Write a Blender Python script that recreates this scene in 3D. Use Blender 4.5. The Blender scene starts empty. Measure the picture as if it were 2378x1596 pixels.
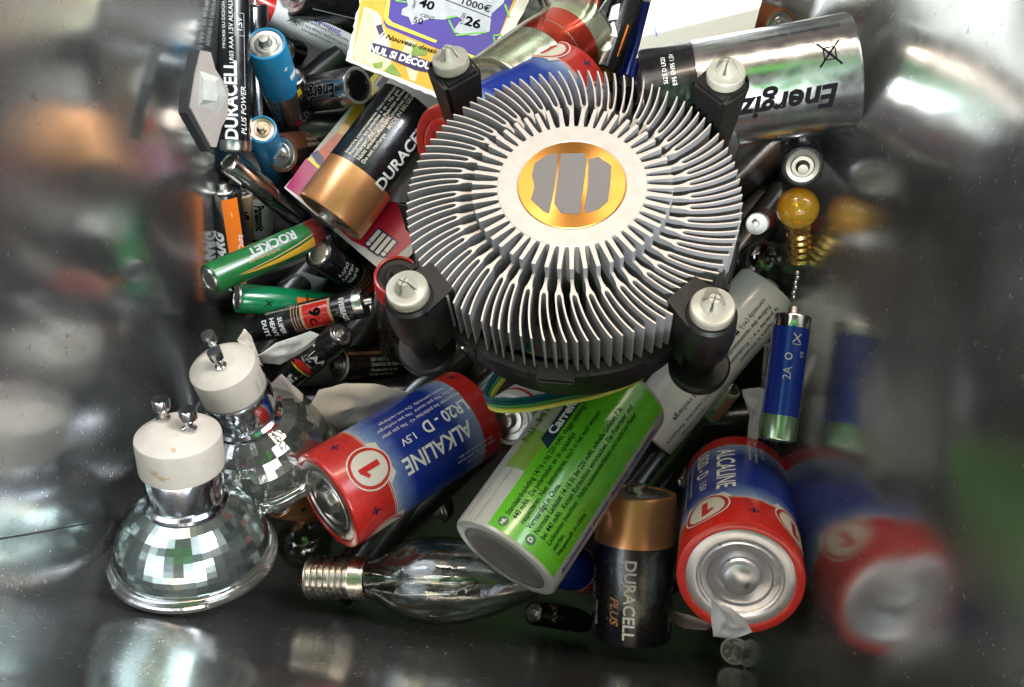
import bpy, bmesh, math, random
from mathutils import Vector, Matrix
PI = math.pi
random.seed(7)
sc = bpy.context.scene
sc.unit_settings.system = 'METRIC'
sc.unit_settings.scale_length = 0.01          # one unit is one centimetre
C = sc.collection

# ------------------------------------------------------------------ camera
F = 2100.0; CX = 1189.0; CY = 798.0; CAMH = 34.5; TILT = math.radians(10.0)
cam_d = bpy.data.cameras.new("camera"); cam = bpy.data.objects.new("camera", cam_d); C.objects.link(cam)
cam_d.sensor_width = 36.0; cam_d.lens = 36.0 * F / 2378.0
cam_d.clip_start = 0.1; cam_d.clip_end = 1000
cam.location = (0, 0, CAMH); cam.rotation_euler = (TILT, 0, 0)
sc.camera = cam
CAMM = Matrix.Translation((0, 0, CAMH)) @ Matrix.Rotation(TILT, 4, 'X')

# ------------------------------------------------------------------ world: the surroundings of the bin (window, foliage, ceiling)
w = bpy.data.worlds.new("World"); sc.world = w; w.use_nodes = True
nt = w.node_tree; N = nt.nodes; LK = nt.links
N.clear()
out = N.new('ShaderNodeOutputWorld'); bg = N.new('ShaderNodeBackground'); LK.new(bg.outputs[0], out.inputs[0])
tc = N.new('ShaderNodeTexCoord')
def wdot(d):
    v = Vector(d).normalized()
    n = N.new('ShaderNodeVectorMath'); n.operation = 'DOT_PRODUCT'; n.inputs[1].default_value = v
    LK.new(tc.outputs['Generated'], n.inputs[0]); return n.outputs['Value']
def wmr(val, a, b, c=0.0, d=1.0):
    m = N.new('ShaderNodeMapRange'); m.interpolation_type = 'SMOOTHSTEP'
    m.inputs[1].default_value = a; m.inputs[2].default_value = b; m.inputs[3].default_value = c; m.inputs[4].default_value = d
    LK.new(val, m.inputs[0]); return m.outputs[0]
def wmul(a, b):
    m = N.new('ShaderNodeMath'); m.operation = 'MULTIPLY'
    for i, x in enumerate((a, b)):
        if isinstance(x, float): m.inputs[i].default_value = x
        else: LK.new(x, m.inputs[i])
    return m.outputs[0]
def wmix(fac, c1, c2):
    m = N.new('ShaderNodeMix'); m.data_type = 'RGBA'
    LK.new(fac, m.inputs[0])
    for s, x in ((6, c1), (7, c2)):
        if isinstance(x, tuple): m.inputs[s].default_value = (*x, 1)
        else: LK.new(x, m.inputs[s])
    return m.outputs[2]
wn = N.new('ShaderNodeTexNoise'); wn.inputs['Scale'].default_value = 4.0; wn.inputs['Detail'].default_value = 3.0
LK.new(tc.outputs['Generated'], wn.inputs['Vector'])
room = wmix(wmr(wn.outputs[0], .4, .62), (.06, .054, .05), (.22, .19, .165))
# foliage and daylight seen through the window behind the photographer
fol = wmix(wmr(wn.outputs[0], .40, .46), (.09, .30, .32), (.13, .80, .05))
fol = wmix(wmr(wn.outputs[0], .59, .63), fol, (1.5, 1.75, 1.8))
wx = wdot((1, 0, 0)); wz = wdot((0, 0, 1)); wy = wdot((0, -1, 0))
win = wmul(wmul(wmr(wx, -.52, -.45), wmr(wx, .34, .27)), wmul(wmr(wz, .22, .30), wmr(wz, 1.2, 1.1)))
win = wmul(win, wmr(wy, -.30, -.20))
win = wmul(win, wmr(wdot((0, -.12, 1)), .985, .955))
col = wmix(win, room, fol)
# bright open daylight at the far right
w2 = wmul(wmr(wdot((.62, .34, .70)), .925, .955), 1.0)
col = wmix(w2, col, (9.0, 9.6, 10.5))
# second pane far left, softer and warmer
w3 = wmul(wmr(wdot((-.55, .42, .72)), .94, .97), 1.0)
col = wmix(w3, col, (2.1, 1.9, 1.7))
LK.new(col, bg.inputs[0]); bg.inputs[1].default_value = 1.0

# ------------------------------------------------------------------ lamps
def area(name, loc, target, size, energy, color):
    l = bpy.data.lights.new(name, 'AREA'); l.energy = energy; l.color = color; l.shape = 'RECTANGLE'
    l.size = size[0]; l.size_y = size[1]
    o = bpy.data.objects.new(name, l); C.objects.link(o); o.location = loc
    o.rotation_euler = (Vector(target) - Vector(loc)).to_track_quat('-Z', 'Y').to_euler()
    return o
area("ceiling_lamp", (-4, 66, 82), (0, 2, 6), (64, 9), 41000, (1.0, .83, .66))
area("window_light", (24, -70, 82), (0, 6, 5), (84, 54), 78000, (.80, .91, 1.0))
area("daylight_patch", (52, 40, 80), (9, 14, 5), (14, 14), 62000, (.92, .96, 1.0))
def spot(name, loc, target, ang, energy, color, size, blend):
    l = bpy.data.lights.new(name, 'SPOT'); l.energy = energy; l.color = color; l.spot_size = math.radians(ang); l.spot_blend = blend; l.shadow_soft_size = size
    o = bpy.data.objects.new(name, l); C.objects.link(o); o.location = loc
    o.rotation_euler = (Vector(target) - Vector(loc)).to_track_quat('-Z', 'Y').to_euler()
spot("sunlit_patch", (-6, -62, 105), (10.2, 19.5, 4), 8.5, 1500000, (.93, .97, 1.0), 3.0, .6)
sc.view_settings.view_transform = 'Standard'; sc.view_settings.look = 'None'
sc.view_settings.gamma = 1.0; sc.view_settings.use_curve_mapping = False
sc.view_settings.exposure = 0.0
sc.cycles.max_bounces = 10; sc.cycles.transparent_max_bounces = 16
sc.cycles.use_denoising = True

# ------------------------------------------------------------------ materials
MATS = {}
def mat(name, color, rough=.4, metal=0.0, coat=0.0, var=0.0, vscale=3.0, bump=0.0, bscale=40.0, trans=0.0, spec=None, alpha=1.0, dirt=None, rvar=0.0, sss=0.0):
    if name in MATS: return MATS[name]
    m = bpy.data.materials.new(name); m.use_nodes = True; t = m.node_tree; b = t.nodes['Principled BSDF']
    b.inputs['Base Color'].default_value = (*color, 1); b.inputs['Roughness'].default_value = rough
    b.inputs['Metallic'].default_value = metal; b.inputs['Coat Weight'].default_value = coat
    b.inputs['Coat Roughness'].default_value = .08
    b.inputs['Transmission Weight'].default_value = trans; b.inputs['Alpha'].default_value = alpha
    if spec is not None: b.inputs['Specular IOR Level'].default_value = spec
    if sss:
        b.inputs['Subsurface Weight'].default_value = sss; b.inputs['Subsurface Radius'].default_value = (.3, .3, .3)
    tcn = t.nodes.new('ShaderNodeTexCoord')
    def noise(scale, detail=4):
        n = t.nodes.new('ShaderNodeTexNoise'); n.inputs['Scale'].default_value = scale; n.inputs['Detail'].default_value = detail
        t.links.new(tcn.outputs['Object'], n.inputs['Vector']); return n.outputs[0]
    cur = None
    if var:
        mr = t.nodes.new('ShaderNodeMapRange'); mr.inputs[1].default_value = .3; mr.inputs[2].default_value = .7
        mr.inputs[3].default_value = 1 - var; mr.inputs[4].default_value = 1 + var * .5
        t.links.new(noise(vscale), mr.inputs[0])
        vm = t.nodes.new('ShaderNodeVectorMath'); vm.operation = 'SCALE'; vm.inputs[0].default_value = color
        t.links.new(mr.outputs[0], vm.inputs['Scale']); t.links.new(vm.outputs[0], b.inputs['Base Color']); cur = vm.outputs[0]
    if dirt:
        mr = t.nodes.new('ShaderNodeMapRange'); mr.inputs[1].default_value = dirt[1]; mr.inputs[2].default_value = dirt[1] + .06
        t.links.new(noise(dirt[2], 6), mr.inputs[0])
        mx = t.nodes.new('ShaderNodeMix'); mx.data_type = 'RGBA'; t.links.new(mr.outputs[0], mx.inputs[0])
        if cur: t.links.new(cur, mx.inputs[6])
        else: mx.inputs[6].default_value = (*color, 1)
        mx.inputs[7].default_value = (*dirt[0], 1); t.links.new(mx.outputs[2], b.inputs['Base Color'])
    if rvar:
        mr = t.nodes.new('ShaderNodeMapRange'); mr.inputs[1].default_value = .3; mr.inputs[2].default_value = .7
        mr.inputs[3].default_value = max(.02, rough - rvar); mr.inputs[4].default_value = rough + rvar
        t.links.new(noise(2.2, 5), mr.inputs[0]); t.links.new(mr.outputs[0], b.inputs['Roughness'])
    if bump:
        bn = t.nodes.new('ShaderNodeBump'); bn.inputs['Strength'].default_value = bump; bn.inputs['Distance'].default_value = .02
        t.links.new(noise(bscale, 3), bn.inputs['Height']); t.links.new(bn.outputs[0], b.inputs['Normal'])
    MATS[name] = m; return m
def ramp_mat(name, stops, L, rough=.3, coat=.3, metal=0.0):
    """print on a label that changes colour along the battery's own axis"""
    m = bpy.data.materials.new(name); m.use_nodes = True; t = m.node_tree; b = t.nodes['Principled BSDF']
    b.inputs['Roughness'].default_value = rough; b.inputs['Coat Weight'].default_value = coat; b.inputs['Metallic'].default_value = metal
    b.inputs['Coat Roughness'].default_value = .1
    tcn = t.nodes.new('ShaderNodeTexCoord'); sp = t.nodes.new('ShaderNodeSeparateXYZ'); t.links.new(tcn.outputs['Object'], sp.inputs[0])
    dv = t.nodes.new('ShaderNodeMath'); dv.operation = 'DIVIDE'; dv.inputs[1].default_value = L; t.links.new(sp.outputs[2], dv.inputs[0])
    r = t.nodes.new('ShaderNodeValToRGB'); e = r.color_ramp.elements
    while len(e) > 1: e.remove(e[0])
    e[0].position = stops[0][0]; e[0].color = (*stops[0][1], 1)
    for p, c in stops[1:]:
        q = e.new(p); q.color = (*c, 1)
    t.links.new(dv.outputs[0], r.inputs[0])
    nz = t.nodes.new('ShaderNodeTexNoise'); nz.inputs['Scale'].default_value = 6; nz.inputs['Detail'].default_value = 6
    t.links.new(tcn.outputs['Object'], nz.inputs['Vector'])
    mr = t.nodes.new('ShaderNodeMapRange'); mr.inputs[1].default_value = .3; mr.inputs[2].default_value = .7; mr.inputs[3].default_value = .8; mr.inputs[4].default_value = 1.05
    t.links.new(nz.outputs[0], mr.inputs[0])
    vm = t.nodes.new('ShaderNodeVectorMath'); vm.operation = 'SCALE'; t.links.new(r.outputs[0], vm.inputs[0]); t.links.new(mr.outputs[0], vm.inputs['Scale'])
    t.links.new(vm.outputs[0], b.inputs['Base Color']); MATS[name] = m; return m
def glass_mat(name, tint, gloss=.06, rough=.02, body=0.0, bodycol=(.8, .8, .8)):
    """thin clear glass wall: mostly see-through, mirror-like towards its edges"""
    m = bpy.data.materials.new(name); m.use_nodes = True; t = m.node_tree; t.nodes.clear()
    o = t.nodes.new('ShaderNodeOutputMaterial'); tr = t.nodes.new('ShaderNodeBsdfTransparent'); gl = t.nodes.new('ShaderNodeBsdfGlossy')
    tr.inputs[0].default_value = (*tint, 1); gl.inputs['Roughness'].default_value = rough
    lw = t.nodes.new('ShaderNodeLayerWeight'); lw.inputs[0].default_value = .35
    mr = t.nodes.new('ShaderNodeMapRange'); mr.inputs[3].default_value = gloss; mr.inputs[4].default_value = .62
    t.links.new(lw.outputs['Facing'], mr.inputs[0])
    nz = t.nodes.new('ShaderNodeTexNoise'); nz.inputs['Scale'].default_value = 2.5
    bp = t.nodes.new('ShaderNodeBump'); bp.inputs['Strength'].default_value = .15; bp.inputs['Distance'].default_value = .1
    tcn = t.nodes.new('ShaderNodeTexCoord'); t.links.new(tcn.outputs['Object'], nz.inputs['Vector']); t.links.new(nz.outputs[0], bp.inputs['Height'])
    t.links.new(bp.outputs[0], gl.inputs['Normal'])
    mx = t.nodes.new('ShaderNodeMixShader'); t.links.new(mr.outputs[0], mx.inputs[0]); t.links.new(tr.outputs[0], mx.inputs[1]); t.links.new(gl.outputs[0], mx.inputs[2])
    if body:
        df = t.nodes.new('ShaderNodeBsdfDiffuse'); df.inputs[0].default_value = (*bodycol, 1)
        m2 = t.nodes.new('ShaderNodeMixShader'); m2.inputs[0].default_value = body
        t.links.new(mx.outputs[0], m2.inputs[1]); t.links.new(df.outputs[0], m2.inputs[2]); t.links.new(m2.outputs[0], o.inputs[0])
    else: t.links.new(mx.outputs[0], o.inputs[0])
    MATS[name] = m; return m

black = mat('black_print', (.008, .008, .009), .28, coat=.35, rvar=.1, var=.3, dirt=((.06, .055, .05), .68, 9))
softblack = mat('brown_black_print', (.022, .015, .012), .3, coat=.3, rvar=.1, dirt=((.09, .07, .05), .66, 8))
white = mat('white_plastic', (.72, .71, .69), .4, coat=.2, var=.06, dirt=((.45, .4, .34), .7, 5))
ink_w = mat('white_ink', (.84, .83, .79), .4)
ink_g = mat('grey_ink', (.42, .42, .42), .4)
ink_k = mat('black_ink', (.008, .008, .009), .7, spec=0.0)
ink_b = mat('blue_ink', (.03, .06, .30), .4)
ink_y = mat('yellow_ink', (.75, .55, .03), .35, coat=.2)
ink_o = mat('orange_ink', (.85, .20, .02), .35, coat=.2)
ink_r = mat('red_ink', (.60, .018, .012), .3, coat=.3)
ink_t = mat('tan_ink', (.55, .33, .18), .4)
ink_cream = mat('cream_ink', (.72, .66, .56), .4)
ink_gr = mat('green_ink', (.10, .42, .03), .35)
ink_dg = mat('dark_green_ink', (.02, .12, .03), .35)
chrome = mat('bright_steel', (.62, .61, .60), .16, 1.0, rvar=.07, bump=.12, bscale=5)
steel = mat('dull_steel', (.50, .49, .47), .30, 1.0, rvar=.1, var=.15, dirt=((.25, .19, .12), .68, 4))
foil = mat('silver_foil_print', (.82, .82, .82), .20, 1.0, rvar=.06, bump=.35, bscale=2.5)
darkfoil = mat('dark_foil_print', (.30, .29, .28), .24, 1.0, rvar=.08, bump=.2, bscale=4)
tin = mat('nickel_cap', (.50, .48, .44), .36, 1.0, rvar=.1, dirt=((.22, .16, .09), .64, 3.5))
brass = mat('brass', (.72, .45, .14), .24, 1.0, rvar=.08)
copperp = mat('copper_print', (.72, .33, .13), .36, .65, coat=.35, rvar=.04, var=.06)
redp = mat('red_print', (.62, .022, .014), .28, coat=.4, var=.12, rvar=.06)
bluep = mat('sky_blue_print', (.012, .19, .36), .36, coat=.25, var=.1)
navy = mat('navy_print', (.012, .03, .11), .22, coat=.4)
royal = mat('royal_blue_print', (.012, .04, .34), .24, .35, coat=.4)
greenp = mat('leaf_green_print', (.012, .13, .03), .28, coat=.35, var=.2)
emerald = mat('emerald_print', (.004, .22, .075), .26, coat=.4, var=.1)
orangep = mat('orange_print', (.85, .19, .015), .35, coat=.2)
brownp = mat('brown_print', (.10, .035, .018), .35, coat=.2)
tanp = mat('tan_print', (.42, .27, .15), .35, coat=.2)
cream = mat('cream_ceramic', (.52, .47, .40), .55, var=.07, sss=.15, dirt=((.42, .30, .18), .68, 2.2), bump=.1, bscale=30)
paperm = mat('cream_paper', (.70, .61, .50), .75, var=.08, vscale=1.0, bump=.25, bscale=6)
paperw = mat('white_paper', (.80, .80, .78), .6, var=.05)
translu = mat('milky_plastic', (.55, .55, .50), .35, sss=.4, coat=.3, var=.15)
pinm = mat('clear_nylon', (.72, .68, .58), .22, trans=.6, coat=.3, var=.1, bump=.2, bscale=8)
blackpl = mat('black_nylon', (.010, .0095, .009), .42, spec=.3, bump=.15, bscale=60, rvar=.06)
alu = mat('cut_aluminium', (.56, .505, .465), .44, .4, var=.10, dirt=((.40, .33, .26), .70, 2.5), rvar=.06, bump=.08, bscale=60)
alu_side = mat('shaded_extrusion', (.42, .41, .42), .45, .55, rvar=.08)  # fin flanks: shade mixed into a darker, cooler copy of the aluminium
coppr = mat('polished_copper', (.95, .43, .10), .30, 1.0, rvar=.03, bump=.05, bscale=30)
def brushed_round(m, an, rough):
    t = m.node_tree; b = t.nodes['Principled BSDF']; tg = t.nodes.new('ShaderNodeTangent'); tg.direction_type = 'RADIAL'; tg.axis = 'Z'
    for l in list(b.inputs['Roughness'].links): t.links.remove(l)
    b.inputs['Roughness'].default_value = rough; b.inputs['Anisotropic'].default_value = an; t.links.new(tg.outputs[0], b.inputs['Tangent'])
brushed_round(coppr, .85, .34)
grease = mat('grey_thermal_paste', (.17, .15, .14), .8, bump=.3, bscale=50)
pinkm = mat('magenta_card', (.33, .008, .09), .35, coat=.2)
redcard = mat('crimson_card', (.55, .006, .035), .35, coat=.2)
purp = mat('purple_card', (.05, .02, .26), .35, coat=.2)
darkp = mat('dark_purple_card', (.02, .008, .07), .35, coat=.2)
yel = mat('yellow_card', (.80, .68, .05), .35, coat=.2)
gold_c = mat('gold_card', (.70, .38, .03), .35, coat=.2, var=.2, vscale=1.2)
scratch = mat('scratched_grey_card', (.48, .50, .54), .55, var=.15)
glass = glass_mat('clear_glass', (.74, .76, .72), .05)
smoky = glass_mat('dusty_clear_glass', (.66, .66, .62), .16, .05)
amber = glass_mat('amber_glass', (.95, .55, .05), .12, .03, body=.14, bodycol=(.80, .50, .03))
facet_w = glass_mat('faceted_clear_glass', (.55, .58, .52), .38, .07, body=.12, bodycol=(.35, .38, .34))

# ------------------------------------------------------------------ helpers
def P(px, py, S):
    """the point of the place that the photograph shows at px, py when one centimetre there spans S photo pixels"""
    D = F / S
    return CAMM @ Vector(((px - CX) / F * D, (CY - py) / F * D, -D))
def ray(px, py): return (CAMM.to_3x3() @ Vector(((px - CX) / F, (CY - py) / F, -1)))
def Pz(px, py, z):
    d = ray(px, py); t = (z - CAMH) / d.z
    return Vector((0, 0, CAMH)) + d * t
CAMLOC = Vector((0, 0, CAMH))
def axis_pts(p1, S1, p2, L, near2=False):
    A = P(p1[0], p1[1], S1); d = ray(*p2); o = CAMLOC - A
    a = d.dot(d); b = 2 * d.dot(o); c = o.dot(o) - L * L
    q = b * b - 4 * a * c
    if q < 0:
        t = -b / (2 * a); B = CAMLOC + d * t
        print('AXIS short', p1, p2, 'need L', round((B - A).length, 2), 'have', L)
        B = A + (B - A).normalized() * L
    else:
        t = (-b + (-1 if near2 else 1) * math.sqrt(q)) / (2 * a); B = CAMLOC + d * t
    return A, B
def frame(base, tip, roll=0.0):
    z = (tip - base).normalized(); mid = (base + tip) / 2
    x = CAMLOC - mid; x = (x - z * x.dot(z)).normalized(); y = z.cross(x)
    M = Matrix((x, y, z)).transposed().to_4x4(); M.translation = base
    return M @ Matrix.Rotation(roll, 4, 'Z')
def new_obj(name, bm, mats, parent=None, smooth=None, M=None):
    me = bpy.data.meshes.new(name); bm.to_mesh(me); bm.free()
    if not isinstance(mats, (list, tuple)): mats = [mats]
    for m in mats: me.materials.append(m)
    if smooth is not None:
        for p in me.polygons: p.use_smooth = True
        me.set_sharp_from_angle(angle=math.radians(smooth))
    o = bpy.data.objects.new(name, me); C.objects.link(o)
    if parent: o.parent = parent
    if M is not None: o.matrix_local = M
    return o
def tag(o, label, cat, group=None, kind=None):
    if label: o['label'] = label
    if cat: o['category'] = cat
    if group: o['group'] = group
    if kind: o['kind'] = kind
    return o
def thing(name, label, cat, M, group=None):
    o = bpy.data.objects.new(name, None); C.objects.link(o); o.empty_display_size = .5
    o.matrix_world = M; return tag(o, label, cat, group)
def lathe_bm(prof, seg=48, bm=None, cap0=True, cap1=True, mi=None):
    """prof: list of (r, z) or (r, z, material index of the ring that starts here)"""
    bm = bm or bmesh.new(); rings = []
    for p in prof:
        r, z = p[0], p[1]
        if r < 1e-6: rings.append([bm.verts.new((0, 0, z))])
        else: rings.append([bm.verts.new((r * math.cos(2 * PI * i / seg), r * math.sin(2 * PI * i / seg), z)) for i in range(seg)])
    for k in range(len(rings) - 1):
        a, b = rings[k], rings[k + 1]; m = prof[k][2] if len(prof[k]) > 2 else 0
        for i in range(seg):
            j = (i + 1) % seg
            if len(a) == 1 and len(b) == 1: continue
            if len(a) == 1: f = bm.faces.new((a[0], b[i], b[j]))
            elif len(b) == 1: f = bm.faces.new((a[i], a[j], b[0]))
            else: f = bm.faces.new((a[i], a[j], b[j], b[i]))
            f.material_index = m
    bmesh.ops.recalc_face_normals(bm, faces=bm.faces)
    return bm
def box_bm(x0, x1, y0, y1, z0, z1, bm=None):
    bm = bm or bmesh.new()
    v = [bm.verts.new((x, y, z)) for z in (z0, z1) for y in (y0, y1) for x in (x0, x1)]
    for f in ((0, 2, 3, 1), (4, 5, 7, 6), (0, 1, 5, 4), (2, 6, 7, 3), (0, 4, 6, 2), (1, 3, 7, 5)): bm.faces.new([v[i] for i in f])
    return bm
def prism_bm(pts, z0, z1, bm=None, top=True):
    bm = bm or bmesh.new()
    a = [bm.verts.new((x, y, z0)) for x, y in pts]; b = [bm.verts.new((x, y, z1)) for x, y in pts]
    f1 = bm.faces.new(a[::-1]); f2 = bm.faces.new(b)
    n = len(pts)
    for i in range(n): bm.faces.new((a[i], a[(i + 1) % n], b[(i + 1) % n], b[i]))
    bm.normal_update(); bmesh.ops.triangulate(bm, faces=[f1, f2])
    bmesh.ops.recalc_face_normals(bm, faces=bm.faces)
    return bm
def tube_bm(pts, r, seg=8, bm=None):
    bm = bm or bmesh.new(); rings = []; n = len(pts); up = Vector((.3, .2, 1)).normalized()
    for i, p in enumerate(pts):
        d = (pts[min(n - 1, i + 1)] - pts[max(0, i - 1)]).normalized()
        u = d.cross(up).normalized(); v = d.cross(u)
        rr = r[i] if isinstance(r, list) else r
        rings.append([bm.verts.new(p + u * rr * math.cos(2 * PI * k / seg) + v * rr * math.sin(2 * PI * k / seg)) for k in range(seg)])
    for a, b in zip(rings, rings[1:]):
        for k in range(seg): bm.faces.new((a[k], a[(k + 1) % seg], b[(k + 1) % seg], b[k]))
    bm.faces.new(rings[0]); bm.faces.new(rings[-1][::-1])
    bmesh.ops.recalc_face_normals(bm, faces=bm.faces)
    return bm

# ---- flat print: everything printed is a list of flat faces (x right, y up), wrapped on a cylinder or laid on a card
_tc = {}
def text_faces(s, size, bold=0.0, shear=0.0, spacing=1.0, align='CENTER'):
    key = (s, round(size, 3), bold, shear, spacing, align)
    if key in _tc: return _tc[key]
    cu = bpy.data.curves.new('t', 'FONT'); cu.body = s; cu.size = size; cu.offset = bold * size; cu.shear = shear
    cu.space_character = spacing; cu.align_x = align; cu.align_y = 'CENTER'; cu.resolution_u = 3 if size > .3 else 2; cu.fill_mode = 'FRONT'
    ob = bpy.data.objects.new('t', cu); C.objects.link(ob)
    dg = bpy.context.evaluated_depsgraph_get(); me = bpy.data.meshes.new_from_object(ob.evaluated_get(dg))
    vs = [v.co.xy.copy() for v in me.vertices]; fs = [list(p.vertices) for p in me.polygons]
    C.objects.unlink(ob); bpy.data.objects.remove(ob); bpy.data.curves.remove(cu); bpy.data.meshes.remove(me)
    _tc[key] = (vs, fs); return vs, fs
def T(s, y, x, size, rot=0, bold=.012, shear=0.0, spacing=1.0, align='CENTER', sx=1.0):
    """text centred at height y along the axis and arc x; rot in degrees"""
    vs, fs = text_faces(s, size, bold, shear, spacing, align)
    c, n = math.cos(math.radians(rot)), math.sin(math.radians(rot))
    return [((x + (v.x * sx) * c - v.y * n, y + (v.x * sx) * n + v.y * c)) for v in vs], fs
def poly(pts): return list(pts), [list(range(len(pts)))]
def rect(x0, x1, y0, y1): return poly([(x0, y0), (x1, y0), (x1, y1), (x0, y1)])
def disk(x, y, r, n=28, sy=1.0, a0=0): return poly([(x + r * math.cos(2 * PI * i / n + a0), y + sy * r * math.sin(2 * PI * i / n + a0)) for i in range(n)])
def ring(x, y, r0, r1, n=28, a0=0, a1=2 * PI, sy=1.0):
    full = abs(a1 - a0 - 2 * PI) < 1e-6
    vs = []; fs = []
    for i in range(n + 1):
        a = a0 + (a1 - a0) * i / n
        vs += [(x + r0 * math.cos(a), y + sy * r0 * math.sin(a)), (x + r1 * math.cos(a), y + sy * r1 * math.sin(a))]
    for i in range(n): fs.append([2 * i, 2 * i + 1, 2 * i + 3, 2 * i + 2])
    return vs, fs
def lines(rows, y0, x, size, dx, rot=90, **k):
    """rows of small text set side by side"""
    o = []; c = math.radians(rot - 90)
    for i, s in enumerate(rows):
        ox = dx * i
        o.append(T(s, y0 - math.sin(c) * 0, x + ox, size, rot, **k))
    return o
def print_bm(shapes, wrapR=None, off=.01, cutx=None):
    bm = bmesh.new()
    for vs, fs in shapes:
        vv = [bm.verts.new((x, y, 0)) for x, y in vs]
        for f in fs:
            try: bm.faces.new([vv[i] for i in f])
            except ValueError: pass
    if wrapR:
        bm.normal_update(); ng = [f for f in bm.faces if len(f.verts) > 4]
        if ng: bmesh.ops.triangulate(bm, faces=ng)
        xs = [v.co.x for v in bm.verts]
        if xs:
            step = wrapR * .14; k = math.ceil(min(xs) / step)
            while k * step < max(xs):
                bmesh.ops.bisect_plane(bm, geom=bm.verts[:] + bm.edges[:] + bm.faces[:], plane_co=(k * step, 0, 0), plane_no=(1, 0, 0), dist=1e-5); k += 1
        for v in bm.verts:
            a = v.co.x / wrapR; r = wrapR + off
            v.co = Vector((r * math.cos(a), r * math.sin(a), v.co.y))
    else:
        for v in bm.verts: v.co.z = off
    return bm
def add_prints(root, prints, R):
    """prints: list of (part name, material, shapes, layer)"""
    for pr in prints:
        nm, m, shapes, layer = pr[:4]
        for sh in shapes:
            o = new_obj(nm, print_bm([sh], R, .007 + .006 * layer), m, root)
            if R:
                for p in o.data.polygons: p.use_smooth = True

# ---- a battery: sleeve (> bands), caps, terminal, print
def battery(name, label, cat, p1, S1, p2, R, L, bands, prints=(), near2=False, group=None, roll=0.0, pos=tin, neg=tin, big=False, from_neg=False, rim=None, posr=.86, nub=None):
    """p1 is the positive end, p2 the negative; S1 the photo scale at p1 (at p2 when from_neg)"""
    if from_neg: B, A = axis_pts(p2, S1, p1, L, near2)
    else: A, B = axis_pts(p1, S1, p2, L, near2)
    root = thing(name, label, cat, frame(B, A, roll), group)
    mats = []; prof = []
    def mi(m):
        if m not in mats: mats.append(m)
        return mats.index(m)
    ch = .05 + R * .03
    r_in = R * .80
    first = bands[0][1]; last = bands[-1][1]
    prof = [(r_in, .02, mi(rim or first)), (R - ch, 0.0, mi(rim or first)), (R - ch * .3, ch * .3, mi(first)), (R, ch, mi(first))]
    for (zt, _), (_, nx) in zip(bands, bands[1:]): prof.append((R, zt, mi(nx)))
    prof += [(R, L - ch, mi(last)), (R - ch * .3, L - ch * .3, mi(last)), (R - ch, L, mi(last)), (R * posr, L - .01, mi(last)), (R * posr - .015, L - .07, mi(last))]
    new_obj('sleeve', lathe_bm(prof, 64 if R > 1 else 40), mats, root, 35)
    new_obj('negative_cap', lathe_bm([(R * .80, .04), (R * .76, .0), (R * .70, -.035), (R * .62, -.035), (R * .58, -.01), (0, -.01)], 40), neg, root, 40)
    r = R * posr
    nr = nub or R * .27
    if big:
        pp = [(r, L - .06), (r * .93, L - .02), (r * .80, L - .03), (r * .77, L - .09), (r * .73, L - .10), (r * .70, L - .05), (r * .60, L - .07), (r * .57, L - .16), (r * .40, L - .19), (r * .36, L - .22), (r * .33, L - .22), (nr * 1.12, L - .20)]
    else:
        pp = [(r, L - .06), (r * .9, L - .03), (r * .66, L - .05), (r * .6, L - .02), (nr * 1.25, L - .02)]
    new_obj('positive_cap', lathe_bm(pp, 48), pos, root, 25)
    zt = pp[-1][1]; h = .26 if big else .22
    new_obj('terminal', lathe_bm([(nr * 1.12 if big else nr * 1.25, zt), (nr * 1.02, zt + .05), (nr, zt + h), (nr * .85, zt + h + .05), (0, zt + h + .055)], 28), pos, root, 40)
    add_prints(root, prints, R)
    return root
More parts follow.
